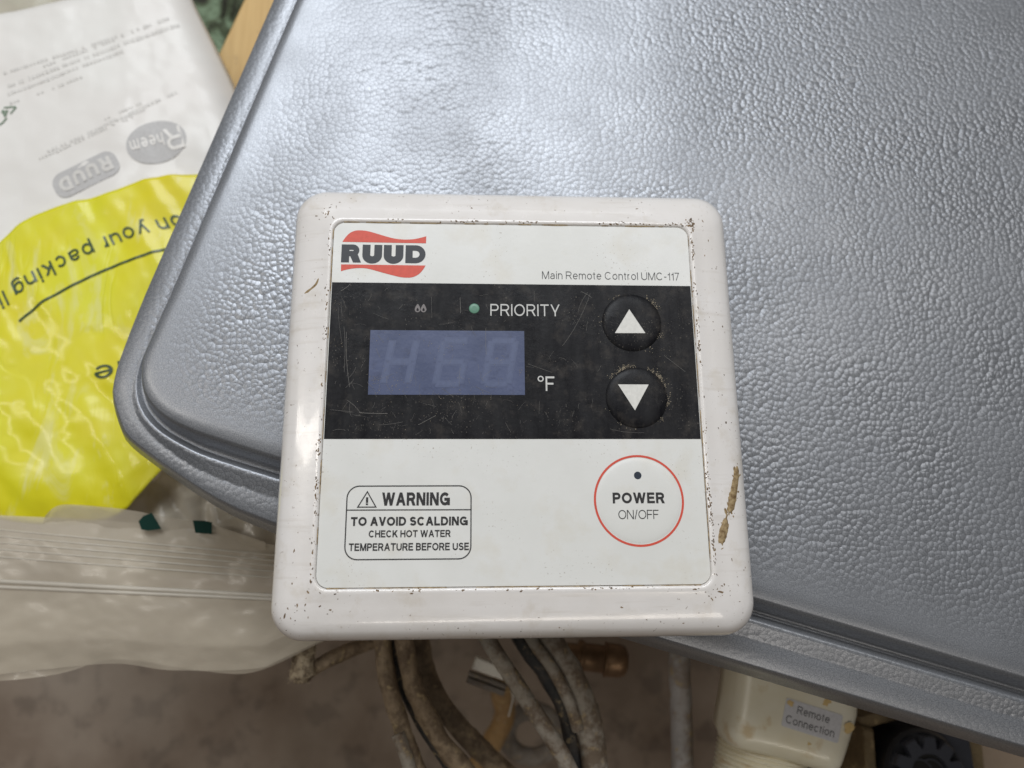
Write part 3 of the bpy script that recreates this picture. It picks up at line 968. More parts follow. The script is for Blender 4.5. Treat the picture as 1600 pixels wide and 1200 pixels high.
def smear(name, path, widths, mat, lift):
    P = catmull([(a, b, 0) for a, b in path], 6)
    n = len(P)
    vs, fs = [], []
    K = 6
    for i, p in enumerate(P):
        t = (P[min(i + 1, n - 1)] - P[max(i - 1, 0)]).normalized()
        nn = Vector((-t.y, t.x, 0))
        q = i / (n - 1) * (len(widths) - 1)
        k = min(int(q), len(widths) - 2)
        w = widths[k] + (widths[k + 1] - widths[k]) * (q - k)
        w *= (0.85 + 0.3 * noise.noise(Vector((p.x * 0.5, p.y * 0.5, 4)))) * min(1.0, 0.35 + 5 * min(i, n - 1 - i) / n)
        for j in range(K + 1):
            s = j / K * 2 - 1
            a = p + nn * (s * w * (1 + 0.22 * noise.noise(Vector((p.x * 0.8, p.y * 0.8, s * 3)))))
            z = hz(a.x, a.y, 14)
            hgt = lift * (1 - s * s) * (0.75 + 0.45 * noise.noise(Vector((a.x * 1.1, a.y * 1.1, 1))))
            vs.append((a.x, a.y, z - 0.02 + hgt))
    for i in range(n - 1):
        for j in range(K):
            a = i * (K + 1) + j
            fs.append((a, a + 1, a + K + 2, a + K + 1))
    return fix_up(mesh(name, vs, fs, mat, remote, smooth=True))


smear('mud_streak', [(58.9, -18.6), (58.0, -22.5), (56.9, -26.5), (55.6, -30.6)], (0.7, 1.15, 1.25, 1.5), 'mud', 0.4)
smear('mud_streak', [(54.4, -32.0), (53.8, -34.2), (53.0, -36.6), (52.6, -38.6)], (0.6, 1.2, 1.4, 0.8), 'mud', 0.4)
smear('amber_stain', [(-52.7, 32.2), (-53.3, 30.6), (-54.6, 29.4), (-56.4, 28.2)], (0.45, 0.6, 0.5, 0.6), 'mud', 0.05)
smear('torn_corner', [(45.6, -48.2), (47.0, -47.5), (48.6, -46.6), (49.2, -46.2)], (0.15, 0.55, 0.6, 0.25), 'mud', 0.2)

ms = []
for (xa, ya), (xb, yb2), n in (((58.9, -18.6), (55.4, -31.2), 46), ((54.6, -31.8), (52.4, -39.2), 34)):
    for _ in range(n):
        t = rnd.uniform(-0.08, 1.08)
        ms.append((xa + (xb - xa) * t + rnd.gauss(0, 0.8), ya + (yb2 - ya) * t + rnd.gauss(0, 0.6), rnd.uniform(0.1, 0.42), rnd.uniform(1, 2.4), 1.3 + rnd.gauss(0, 0.4)))
o = flecks('mud_crumbs', ms, 'mud')
o['kind'] = 'stuff'

# brown line of grime packed into the seam round the membrane
parts = []
for side, thr in (('r', -0.25), ('b', -0.15), ('l', 0.0), ('t', 0.05)):
    t = -46.5
    while t < 46.5:
        w = noise.noise(Vector((t * 0.22, ord(side) * 1.7, 0.7)))
        if w > thr + 0.15 * noise.noise(Vector((t * 2.1, 3, ord(side)))):
            hw = 0.07 + 0.16 * max(0, w + 0.1) + 0.05 * rnd.random()
            c0 = {'r': 49.28, 'l': 49.28, 't': 48.62, 'b': 48.62}[side]
            sg = 1 if side in 'rt' else -1
            q = [(c0 - hw * 0.6, t), (c0 + hw, t), (c0 + hw * rnd.uniform(0.7, 1.3), t + 0.62), (c0 - hw * 0.6, t + 0.62)]
            q = [(sg * a, b) if side in 'rl' else (b, sg * a) for a, b in q]
            parts.append(([(a, b, 18.13 + (len(parts) % 3) * 0.003) for a, b in q], [(0, 1, 2, 3)]))
        t += 0.6
o = fix_up(mesh('seam_grime', *join(parts), 'mud', remote))
o['kind'] = 'stuff'
# scratches on the black band
parts = []
def scr(x0, y0, x1, y1, w, bend=0.0):
    n = 6
    mx, my = (x0 + x1) / 2 + bend * (y1 - y0), (y0 + y1) / 2 - bend * (x1 - x0)
    pts = []
    for i in range(n + 1):
        t = i / n
        pts.append(((1 - t) ** 2 * x0 + 2 * t * (1 - t) * mx + t * t * x1, (1 - t) ** 2 * y0 + 2 * t * (1 - t) * my + t * t * y1))
    parts.append(ribbon(pts, w, Z2 + 0.05 + len(parts) * 0.0004, 0))
for a in ((-44.5, 17, -43.0, 2, .07, .05), (-45.2, 18.5, -44.6, 6, .05, -.04), (-43.5, -1.5, -40, -4.8, .07, -.1), (-40.2, -4.8, -33, -5.0, .10, .02), (-25, -8, -20.5, -5.5, .08, .0),
          (-14.5, 27, -14.3, 22.5, .08, 0), (-46.5, 28.5, -44, 30.6, .09, .1), (13, 13.5, 21, 28.5, .05, .08), (18.5, 29, 21.5, 27.2, .07, -.1), (20.3, 28.8, 17.5, 23, .05, .12), (40.5, 11, 46, 6.5, .06, 0), (3.6, 8.5, 10, 6.2, .05, 0),
          (-35, -8, -29, -7.2, .05, .05), (-7.5, 18.5, -7.4, 11, .06, .03), (-47.8, -4, -42, -4.6, .05, .0), (-47, 24, -45.5, 14, .04, .04), (-22, 21, -22.2, 27, .04, 0), (25, -9, 34, -10, .04, .08)):
    scr(*a)
for _ in range(150):
    x, y = rnd.triangular(-48.3, 48, -46), rnd.triangular(-11.3, 30.6, -10)
    a = rnd.gauss(math.pi / 2, 0.9)
    L = abs(rnd.gauss(0, 2.0)) + 0.3
    x1, y1 = x + L * math.cos(a), y + L * math.sin(a)
    if abs(x1) > 48.6 or not -11.5 < y1 < 30.9:
        continue
    if any((x - cx) ** 2 + (y - cy) ** 2 < 110 for cx, cy in ((32.1, 20.2), (32.4, -0.5))):
        continue
    scr(x, y, x1, y1, rnd.uniform(0.02, 0.05), rnd.gauss(0, 0.12))
o = fix_up(mesh('scratches', *join(parts), 'scratch', band))
o['kind'] = 'stuff'

# pale grit packed round the buttons and scattered on the band
parts = []
def grain(x, y, r, z):
    n = 5
    a0 = rnd.uniform(0, 6)
    vs = [(x + r * rnd.uniform(.6, 1.3) * math.cos(a0 + 2 * math.pi * i / n), y + r * rnd.uniform(.6, 1.3) * math.sin(a0 + 2 * math.pi * i / n), z) for i in range(n)]
    vs.append((x, y, z + r * 0.8))
    parts.append((vs, [(i, (i + 1) % n, n) for i in range(n)]))
for cx, cy, r, spans in ((32.1, 20.25, 8.25, ((20, 62, 60), (-35, -18, 22), (100, 150, 14), (-70, -50, 8), (165, 200, 6))), (32.45, -0.55, 8.4, ((15, 75, 110), (85, 150, 130), (-30, 10, 40), (-55, -35, 14), (190, 300, 10)))):
    for a0, a1, n in spans:
        for _ in range(n):
            a = R(rnd.triangular(a0, a1))
            q = r + rnd.gauss(0.15, 0.45)
            grain(cx + q * math.cos(a), cy + q * math.sin(a), rnd.uniform(0.05, 0.17), Z1 + 0.04 + max(0, (r - q)) * 0.2)
for cx, cy, s, n in ((-19, 13, 1.7, 34), (-31, 3.0, 2.2, 60), (-35, 15, 1.5, 20), (-36, 4, 1.8, 40), (-4.2, 9.2, 0.7, 20), (1.6, 6.5, 0.8, 20), (-14, 1.2, 2.4, 40), (-46, 14, 1.8, 26), (-47, 25, 0.9, 14), (0, -1.8, 4, 18), (-30, -6, 6, 20), (42, 12, 2, 12)):
    for _ in range(n):
        x, y = cx + rnd.gauss(0, s * 1.3), cy + rnd.gauss(0, s * 0.8)
        if abs(x) < 48.5 and -11 < y < 30:
            grain(x, y, rnd.uniform(0.03, 0.11), Z2 + 0.03)
o = fix_up(mesh('grit', *join(parts), 'grit', band))
o['kind'] = 'stuff'


# ================================================================== PACKING POUCH (leaflet, yellow film)
def fbm(x, y, s, seed=0.0):
    return noise.fractal(Vector((x * s, y * s, seed)), 0.8, 2.0, 4)


def patch(A_, B_, nu, nv, zf, ease=None):
    a = resample(catmull([(p[0], p[1], 0) for p in A_], 8), nu)
    b = resample(catmull([(p[0], p[1], 0) for p in B_], 8), nu)
    vs, fs = [], []
    for j in range(nv):
        t = j / (nv - 1)
        for i in range(nu):
            p = a[i].lerp(b[i], t)
            vs.append((p.x, p.y, zf(p.x, p.y, i / (nu - 1), t)))
    for j in range(nv - 1):
        for i in range(nu - 1):
            k = j * nu + i
            fs.append((k, k + 1, k + nu + 1, k + nu))
    return vs, fs


def solidify(o, th):
    md = o.modifiers.new('thickness', 'SOLIDIFY')
    md.thickness = th * MM
    md.offset = -1
    return o


pouch = thing('packing_pouch', 'yellow plastic packing pouch printed with dark green writing beside the metal cover', 'plastic pouch', (-140, 35, -52))


def ridge(x, y):
    # long soft wrinkles running from upper left to lower right
    ca, sa = math.cos(R(-58)), math.sin(R(-58))
    q = -x * sa + y * ca
    p = x * ca + y * sa
    n = noise.noise(Vector((q * 0.085, p * 0.022, 2.0))) + 0.5 * noise.noise(Vector((q * 0.2, p * 0.04, 7.0)))
    return n


def zy(x, y, *_):
    edge = min(1.0, max(0.0, (y + 32) / 22))
    return -46.5 + 1.2 * ridge(x, y) + 0.6 * fbm(x, y, 0.05, 3) - 5 * (1 - edge) ** 2 - 5 * max(0, (x + 118) / 30) ** 2


wave = [(-212, 40), (-191, 58.9), (-179.9, 71.3), (-174.2, 77.5), (-168, 81.4), (-157.4, 86.1), (-148.6, 88.6), (-142.1, 91.3), (-134.5, 94.8), (-124.4, 97.1), (-112.9, 98.1), (-96.8, 100.3), (-86, 101)]
ybot = [(-200, -24), (-185, -25), (-165.2, -28.5), (-150, -30), (-140.7, -29.5), (-133, -28), (-126.4, -24.3), (-120, -16.5), (-115.7, -11.8), (-104, -0.5), (-95, 8), (-88, 14), (-82, 24)]
o = mesh('yellow_film', *patch(wave, ybot, 90, 90, zy), 'yellow', pouch, smooth=True)
fix_up(o)
yf = solidify(o, 0.25)


def on_surface(P0, P1, zf, lift, bend=0.0):
    """maps text space (x along P0->P1, y to the left of it) on to a film"""
    a, b = Vector(P0), Vector(P1)
    L = (b - a).length
    d = (b - a).normalized()
    n = Vector((-d.y, d.x))

    def fm(x, y, c):
        t = x / L
        p = a + d * x + n * (y + bend * 4 * t * (1 - t))
        return (p.x, p.y, zf(p.x, p.y) + lift + c * 4)
    return fm, L


fm, L = on_surface((-118.6, 81.8), (-184.6, 44.2), zy, 0.3, -5.6)
lettering('packing_lettering', 'on your packing list', 0, L, -0.4, 6.0, 0.13, 'greenink', yf, 0, gap=0.2, fmap=fm)
fm, L = on_surface((-128.6, 27.3), (-142.4, 23.6), zy, 0.3)
lettering('lower_lettering', 'ne', 0, L, 0, 6.3, 0.12, 'greenink', yf, 0, gap=0.2, fmap=fm)
pv, pf = ribbon([(p.x, p.y) for p in catmull([(-121.9, 67.9, 0), (-131.2, 64.6, 0), (-145, 58.3, 0), (-157.3, 50.9, 0), (-165.2, 44.9, 0), (-169.9, 40.2, 0)], 10)], 0.85, 0, 0)
fix_up(mesh('underline', [(a, b, zy(a, b) + 0.28) for a, b, c in pv], pf, 'greenink', yf))

leaf = thing('folded_leaflet', 'puffy white leaflet with faint grey print and logos at the left edge', 'leaflet', (-150, 130, -60))


def zl(x, y, u=0.5, t=0.5):
    # right-hand edge rolls down
    ex = -104 + (138 - y) * 0.42 if y < 176 else -120
    d = max(0.0, 1 - max(0.0, (ex - x)) / 17.0)
    dt = max(0.0, 1 - max(0.0, (171.5 + (x + 197) * 0.28 - y)) / 10.0)
    return -47.5 + 1.3 * noise.noise(Vector((x * 0.03, y * 0.03, 5))) + 0.5 * fbm(x, y, 0.06, 8) - 13 * d ** 2.4 - 6 * dt ** 2


ltop = [(-225, 160), (-205, 166.5), (-197.4, 169.5), (-176.2, 175.6), (-160, 181), (-145, 186), (-130, 190), (-125.5, 180)]
ltop = [(-225, 162), (-197.4, 169.5), (-176.2, 175.6), (-150, 184), (-129.5, 189)]
lbot = [(-222, 42), (-192, 62), (-160, 82), (-125, 93), (-92, 96)]
A2 = resample(catmull([(a, b, 0) for a, b in ltop], 8), 70)
B2 = resample(catmull([(a, b, 0) for a, b in lbot], 8), 70)
rightc = resample(catmull([(-129.5, 189, 0), (-124.2, 177, 0), (-115.2, 159.5, 0), (-104.8, 138, 0), (-96.9, 114.5, 0), (-92, 96, 0)], 8), 70)
vs, fs = [], []
for j in range(70):
    t = j / 69
    l_ = A2[0].lerp(B2[0], t)
    r_ = rightc[j]
    for i in range(80):
        u = i / 79
        p = l_.lerp(r_, u)
        # bow the rows so that the first and last follow the top and bottom outlines
        top = A2[min(69, int(u * 69))]
        bot = B2[min(69, int(u * 69))]
        row0 = A2[0].lerp(rightc[0], u)
        row1 = B2[0].lerp(rightc[-1], u)
        p = p + (top - row0) * (1 - t) + (bot - row1) * t
        vs.append((p.x, p.y, zl(p.x, p.y) if True else 0))
for j in range(69):
    for i in range(79):
        k = j * 80 + i
        fs.append((k, k + 1, k + 81, k + 80))
sheet_o = fix_up(mesh('paper', vs, fs, 'paper', leaf, smooth=True))
solidify(sheet_o, 2.5)

# printed logos (seen upside down)
fm, L = on_surface((-145.6, 107.2), (-166.0, 95.6), zl, 0.15)      # badge baseline from its reading start
d_ = (Vector((-166.0, 95.6)) - Vector((-145.6, 107.2))).normalized()
n_ = Vector((-d_.y, d_.x))
bc = Vector((-154.4, 97.6))
bp = [bc + d_ * a + n_ * b for a, b in rrect(0, 0, 12.4, 5.3, 4.2, 8)]


def surface_disc(name, outline, c, mat):
    """a printed patch that follows the paper"""
    rs_ = []
    for q in (1.0, 0.85, 0.7, 0.55, 0.4, 0.25, 0.1):
        ring_ = [c.lerp(p, q) for p in outline]
        rs_.append([(p.x, p.y, zl(p.x, p.y) + 0.25) for p in ring_])
    return fix_up(mesh(name, *loft(rs_, False, True), mat, leaf, smooth=True))


bd = surface_disc('badge', bp, bc, 'greyprint')
P0 = bc - d_ * 10.2 - n_ * 3.0
P1 = bc + d_ * 10.2 - n_ * 3.0
fm, L = on_surface((P0.x, P0.y), (P1.x, P1.y), zl, 0.42)
lettering('badge_lettering', 'RUUD', 0, L, 0, 6.0, 0.26, 'paleprint', bd, 0, gap=0.2, fmap=fm)
oc = Vector((-130.2, 111.4))
d2 = Vector((-0.94, -0.342))
n2 = Vector((0.342, -0.94))
op = [oc + d2 * (11.0 * math.cos(a)) + n2 * (8.6 * math.sin(a)) for a in [2 * math.pi * i / 40 for i in range(40)]]
ov = surface_disc('oval_logo', op, oc, 'greyprint')
P0, P1 = oc - d2 * 9.6 - n2 * 4.2, oc - d2 * 3.4 - n2 * 4.2
fm, L = on_surface((P0.x, P0.y), (P1.x, P1.y), zl, 0.42)
lettering('oval_lettering', 'R', 0, L, 0, 9.6, 0.15, 'paper', ov, 0, fmap=fm)
P0, P1 = oc - d2 * 2.8 - n2 * 3.2, oc + d2 * 9.4 - n2 * 3.2
fm, L = on_surface((P0.x, P0.y), (P1.x, P1.y), zl, 0.42)
lettering('oval_lettering', 'heem', 0, L, 0, 5.4, 0.17, 'paper', ov, 0, gap=0.2, fmap=fm)

# unreadable faint print lines
parts = []
for (ax, ay, bx_, by_, h_, dens) in ((-190.3, 139.5, -150, 157, 1.3, .8), (-176, 143, -132, 165.5, 1.5, .85), (-188, 134, -128, 163, 1.6, .85), (-187.5, 130.5, -146, 151, 1.4, .8), (-186, 126.5, -160, 139, 1.2, .6),
                                  (-149.8, 117.5, -125.1, 133.2, 1.3, .8), (-172, 103.5, -140, 121.5, 1.2, .75), (-169.4, 106.5, -136, 125.0, 1.3, .8), (-150, 120, -138, 127.5, 1.0, .6)):
    a, b = Vector((ax, ay)), Vector((bx_, by_))
    L = (b - a).length
    d = (b - a).normalized()
    s = 0
    while s < L:
        w = rnd.uniform(0.5, 1.1)
        if rnd.random() < dens:
            q0, q1 = a + d * s, a + d * (s + w)
            nn = Vector((-d.y, d.x)) * h_ / 2 * rnd.uniform(0.7, 1.1)
            quad = [q0 + nn, q0 - nn, q1 - nn, q1 + nn]
            parts.append(([(p.x, p.y, zl(p.x, p.y) + 0.2) for p in quad], [(0, 1, 2, 3)]))
        s += w + rnd.uniform(0.25, 0.7)
o = fix_up(mesh('faint_print', *join(parts), 'paleprint', leaf))
o['kind'] = 'stuff'
# recycling mark with a 4
rc = Vector((-188.6, 122.2))
parts = []
tri = [rc + Vector((6.6 * math.cos(R(a)), 5.2 * math.sin(R(a)))) for a in (35, 160, 275)]
for k in range(3):
    a, b, c = tri[k - 1], tri[k], tri[(k + 1) % 3]
    path = [b.lerp(a, .38), b.lerp(a, .12), b.lerp((a + c) / 2, .05), b.lerp(c, .12), b.lerp(c, .40)]
    pv, pf = ribbon([(p.x, p.y) for p in catmull([(p.x, p.y, 0) for p in path], 5)], 0.55, 0, 0)
    parts.append(([(x, y, zl(x, y) + 0.25 + 0.02 * k) for x, y, z in pv], pf))
rm = fix_up(mesh('recycling_mark', *join(parts), 'recycle', leaf))
fm, L = on_surface((rc.x + 2.2, rc.y + 2.2), (rc.x - 0.2, rc.y + 1.2), zl, 0.3)
lettering('recycling_digit', '4', 0, L, 0, 3.2, 0.14, 'recycle', rm, 0, fmap=fm)

# clear outer film behind the leaflet
o = mesh('film_margin', *patch([(-245, 205), (-200, 205), (-160, 208)], [(-235, 150), (-190, 152), (-150, 165)], 24, 16, lambda x, y, u, t: -60 + 2 * fbm(x, y, 0.05, 4)), 'film2', leaf, smooth=True)
fix_up(o)

# ================================================================== CLEAR ZIP BAG
zipb = thing('zip_bag', 'milky clear resealable bag with ribbed zip seal left of the remote control', 'plastic bag', (-120, -55, -60))
ztop = [(-215, -24), (-179.5, -26.2), (-167.3, -26.6), (-154.8, -27.2), (-140, -28), (-117.2, -30.0), (-98.2, -32.6), (-76.8, -37), (-50, -42)]
zbot = [(-205, -79), (-171.3, -77.6), (-159.8, -76.5), (-140.4, -74.8), (-124.6, -74.1), (-108.4, -76.3), (-82.3, -76.3), (-72.4, -72.9), (-45, -60)]


def zz(x, y, u=0.5, t=0.5):
    return -49.0 + 1.1 * math.sin(t * 3.1) + 1.3 * noise.noise(Vector((x * 0.035, y * 0.06, 11))) + 0.55 * fbm(x, y, 0.09, 2) - 3.0 * max(0, t - 0.82) / 0.18


zb = fix_up(mesh('bag_film', *patch(ztop, zbot, 110, 60, zz), 'film', zipb, smooth=True))
# second layer, showing below the folded lower edge
fix_up(mesh('back_film', *patch([(-205, -50), (-150, -52), (-100, -54), (-48, -50)], [(-205, -82), (-150, -78), (-128, -73), (-100, -77), (-82, -77.5), (-60, -68), (-44, -62)], 60, 20, lambda x, y, u, t: -55 + 1.5 * fbm(x, y, 0.05, 6)), 'film', zipb, smooth=True))
# zip ribs
for ya, yb_, wd in ((-31.4, -40.3, 0.28), (-33.5, -42.0, 0.26), (-35.5, -43.6, 0.26), (-37.6, -45.5, 0.26), (-40.0, -47.5, 0.26), (-47.6, -53.2, 0.75), (-49.4, -54.3, 0.6)):
    vs = []
    rings_ = []
    for i in range(60):
        q = i / 59
        x = -205 + q * 150
        tt = (x + 166) / 90.0
        y = ya + (yb_ - ya) * tt
        z = zz(x, y, 0, (y + 28) / -48.0)
        rings_.append([(x, y + wd * math.cos(a), z + 0.15 + wd * 0.75 * math.sin(a)) for a in [2 * math.pi * k / 8 for k in range(8)]])
    v, f = loft(rings_, True, True)
    fix_normals(mesh('zip_rib', v, f, 'filmrib', zipb, smooth=True))
# folded flap peeping above the zip bag
fp = fix_up(mesh('folded_flap', *patch([(-152.5, -26.8), (-150, -24.2), (-146, -23.2), (-135, -24.0), (-125.1, -25.2), (-110, -28.0), (-97.6, -30.2), (-80, -36)], [(-156, -34), (-150, -38), (-146, -38), (-135, -38), (-125, -38), (-110, -40), (-97, -42), (-80, -44)], 50, 14, lambda x, y, u, t: -47.8 - 4 * t + 0.5 * fbm(x, y, 0.1, 1)), 'film', zipb, smooth=True))
for pts in ([(-121.6, -28.9), (-120.2, -27.2), (-117.6, -26.1), (-116, -28.4), (-113.9, -31.4), (-118, -32), (-120.4, -31.6)], [(-104, -28.7), (-100, -28.8), (-97.6, -29.4), (-97.4, -33.2), (-102.8, -32.8)]):
    fix_up(mesh('green_print', *sheet(pts, -46.6), 'greenbag', zipb))
for pts in ([(-124.4, -33.0), (-111.0, -33.9), (-111.3, -35.2), (-124, -34.8)], [(-104.2, -33.9), (-97.4, -34.2), (-97.9, -36.2), (-104, -35.9)]):
    fix_up(mesh('green_print', *sheet(pts, -52.6), 'greenbag', zipb))

# crumpled clear bag between the yellow pouch and the cover
crb = mesh('crumpled_bag', *patch([(-138, -22), (-124, -14), (-115, -6), (-100, 6), (-80, 4), (-62, -8)], [(-140, -44), (-122, -46), (-110, -47), (-95, -48), (-78, -48), (-58, -50)], 60, 40,
           lambda x, y, u, t: -60 + 4.5 * abs(noise.noise(Vector(((x * 0.8 + y * 0.35) * 0.11, (y - x * 0.2) * 0.03, 9)))) * 2 + 1.2 * fbm(x, y, 0.12, 5)), 'film2', loc=(-100, -25, -60), smooth=True)
fix_up(crb)
tag(crb, 'crumpled clear beige bag tucked under the corner of the metal cover', 'plastic bag')

# ================================================================== WOOD, CLOTH
pl = [w_(-171 + 0, 0)]
wa = Vector((0.30, 0.954))
wn = Vector((0.954, -0.30))
def wood_pt(s, d): p = Vector((-118.3, 172.5)) + wa * s + wn * d; return (p.x, p.y)
wo = [wood_pt(-150, 0), wood_pt(-150, 62), wood_pt(160, 62), wood_pt(160, 0)]
wi = [wood_pt(-149.2, 0.8), wood_pt(-149.2, 61.2), wood_pt(159.2, 61.2), wood_pt(159.2, 0.8)]
v, f = loft([[(x, y, -92) for x, y in wo], [(x, y, -70.8) for x, y in wo], [(x, y, -70) for x, y in wi]], True, True)
wood = fix_normals(mesh('wooden_board', v, f, 'wood', loc=(-90, 170, -92)))
tag(wood, 'pale tan wooden board passing under the left rim of the metal cover', 'board')
cl = mesh('mottled_cloth', *patch([(-260, 300), (-150, 310), (-60, 300)], [(-260, 150), (-150, 140), (-60, 150)], 60, 50, lambda x, y, u, t: -125 + 9 * fbm(x, y, 0.035, 3)), 'cloth', loc=(-150, 220, -130), smooth=True)
fix_up(cl)
solidify(cl, 2.0)
tag(cl, 'mottled green and black cloth showing between the white leaflet and the wooden board', 'cloth')


# ================================================================== CABLES BELOW
def tube(name, pts, r, mat, lump=0.0, seed=0.0, n=14, per=10, parent=None, taper=None):
    P = catmull(pts, per)
    rings_ = []
    up = Vector((0, 0, 1))
    for i, p in enumerate(P):
        t = (P[min(i + 1, len(P) - 1)] - P[max(i - 1, 0)]).normalized()
        a = t.cross(up).normalized()
        b = a.cross(t).normalized()
        q = i / (len(P) - 1)
        rad = r * (taper(q) if taper else 1.0)
        ring = []
        for k in range(n):
            an = 2 * math.pi * k / n
            d = a * math.cos(an) + b * math.sin(an)
            g = rad * (1 + 0.6 * lump * (noise.noise(p * 0.13 + d * 1.2 + Vector((seed, 0, 0))) + 1.3 * max(0, noise.noise(p * 0.32 + d * 1.6 + Vector((0, seed, 0))) - 0.08)))
            ring.append(tuple(p + d * g))
        rings_.append(ring)
    v, f = loft(rings_, True, True)
    return fix_normals(mesh(name, v, f, mat, parent, smooth=True, loc=None if parent else tuple(P[len(P) // 2])))


GRP = 'muddy cables hanging below the remote control'
o = tube('muddy_cable', [(-45.1, -40.2, -69.2), (-42.0, -68.0, -62.0), (-39.7, -81.1, -60.2), (-35.0, -95.0, -60.2), (-29.4, -109.0, -60.2), (-22.6, -124.7, -62.0)], 3.0, 'cable_brown', 0.28, 1)
tag(o, 'leftmost of the muddy brown cables hanging down below the remote control', 'cable', GRP)
o = tube('dark_cable', [(-41.5, -40.2, -72.8), (-38.4, -67.1, -66.5), (-35.2, -82.4, -65.6), (-29.4, -95.0, -65.6), (-20.8, -107.2, -65.6), (-11.8, -119.3, -65.6)], 1.9, 'cable_black', 0.1, 2)
tag(o, 'thin black cable squeezed between the two left muddy brown cables', 'cable', GRP)
o = tube('muddy_cable', [(-37.9, -40.2, -67.4), (-35.1, -66.7, -62.0), (-31.0, -83.3, -61.1), (-23.4, -97.7, -60.2), (-13.6, -109.6, -60.2), (-3.7, -120.2, -60.2)], 3.1, 'cable_brown', 0.38, 3)
tag(o, 'clotted tan brown cable beside the thin black cable, second from the left', 'cable', GRP)
o = tube('muddy_cable', [(-34.3, -40.2, -83.6), (-30.7, -68.5, -78.2), (-27.1, -84.0, -78.2), (-18.7, -97.1, -78.2), (-4.9, -111.0, -78.2), (6.1, -120.6, -78.2)], 3.7, 'cable_brown', 0.16, 4)
tag(o, 'smooth brown cable curving to the right, third of the left cables', 'cable', GRP)
o = tube('muddy_cable', [(-35.2, -97.7, -56.6), (-31.6, -106.7, -56.6), (-28.0, -117.5, -56.6)], 2.2, 'cable_grey', 0.15, 5)
tag(o, 'short pale grey cable end at the bottom beside the leftmost brown cable', 'cable', GRP)
o = tube('grey_cable', [(-22, -40, -62), (-7.0, -66.0, -52), (1.8, -79.5, -50), (10.2, -91.6, -50), (18, -103.5, -50), (23.6, -115, -50)], 2.8, 'cable_grey', 0.12, 6)
tag(o, 'mottled grey cable slanting down in front of the white connector', 'cable', GRP)
o = tube('dark_cable', [(-8.2, -40.1, -67.4), (4.8, -68.0, -59.9), (13.0, -79.4, -58.0), (19.9, -91.6, -58.0), (22.4, -105.4, -58.0), (23.2, -118.7, -58.0)], 2.5, 'cable_black', 0.1, 7)
tag(o, 'black cable between the mottled grey cable and the thick muddy hose', 'cable', GRP)
o = tube('grey_cable', [(-4.4, -40.1, -61.7), (7.8, -66.3, -55.2), (15.6, -77.5, -53.3), (21.1, -87.8, -53.3), (24.1, -97.2, -54.3)], 2.0, 'cable_grey', 0.1, 8)
tag(o, 'thin pale grey cable lying along the left side of the thick muddy hose', 'cable', GRP)
o = tube('muddy_hose', [(3.1, -40.1, -65.5), (13.9, -65.4, -58.9), (22.4, -80.8, -58.0), (27.4, -94.4, -58.0), (29.3, -108.4, -58.0), (28.4, -122.5, -58.0)], 4.5, 'cable_grey', 0.34, 9)
tag(o, 'thick mud-caked hose with peeling tan patches left of the brass fitting', 'hose', GRP)
o = tube('grey_pipe', [(69.5, -45, -95), (69, -73, -90), (68.6, -87.3, -90), (68.3, -103, -90), (67.6, -118.7, -90), (67, -135, -90)], 4.1, 'pipe', 0.10, 10)
tag(o, 'whitish grey pipe with brown scale hanging left of the cream connector', 'pipe')
st = thing('frayed_cable', 'frayed stub of fuzzy tan wrapped cable under the lower left corner of the remote', 'cable', (-60, -73, -66))
tube('wrapping', [(-66.0, -62, -58), (-67.6, -70, -60), (-68.6, -76, -61), (-68.2, -81.5, -62.5)], 3.7, 'fuzz', 0.35, 11, parent=st, taper=lambda q: 0.85 + 0.3 * q if q < 0.9 else 0.8)
tube('core', [(-69, -79.5, -63), (-64.5, -77.5, -64), (-59, -74.8, -66), (-50, -71.6, -70), (-40, -68.6, -74), (-30, -64, -78)], 2.5, 'cable_brown', 0.3, 12, parent=st)
# loose fibres of the wrapping
parts = []
for _ in range(160):
    q = rnd.random()
    c0 = Vector((-66.5 - 2 * q, -66 - 15.5 * q, -59))
    a = rnd.uniform(0, 6.28)
    p0 = c0 + Vector((3.6 * math.cos(a), 1.0 * math.sin(a), 3.2 * abs(math.sin(a))))
    d = Vector((rnd.gauss(0, 1), rnd.gauss(-0.4, 1), rnd.gauss(0.2, 0.6))).normalized()
    L = rnd.uniform(0.8, 2.0)
    s = Vector((-d.y, d.x, 0.1)).normalized() * 0.09
    p1 = p0 + d * L
    parts.append(([tuple(p0 - s), tuple(p0 + s), tuple(p1 + s * 0.4), tuple(p1 - s * 0.4)], [(0, 1, 2, 3)]))
o = mesh('loose_fibres', *join(parts), 'fuzz', st)
o['kind'] = 'stuff'


def lathe(axis0, axis1, prof_, n=28):
    a, b = Vector(axis0), Vector(axis1)
    d = (b - a).normalized()
    u = d.cross(Vector((0, 0, 1))).normalized()
    w = u.cross(d).normalized()
    L = (b - a).length
    rs = []
    for s, r in prof_:
        c = a + d * (s * L)
        rs.append([tuple(c + (u * math.cos(2 * math.pi * k / n) + w * math.sin(2 * math.pi * k / n)) * r) for k in range(n)])
    return loft(rs, True, True)


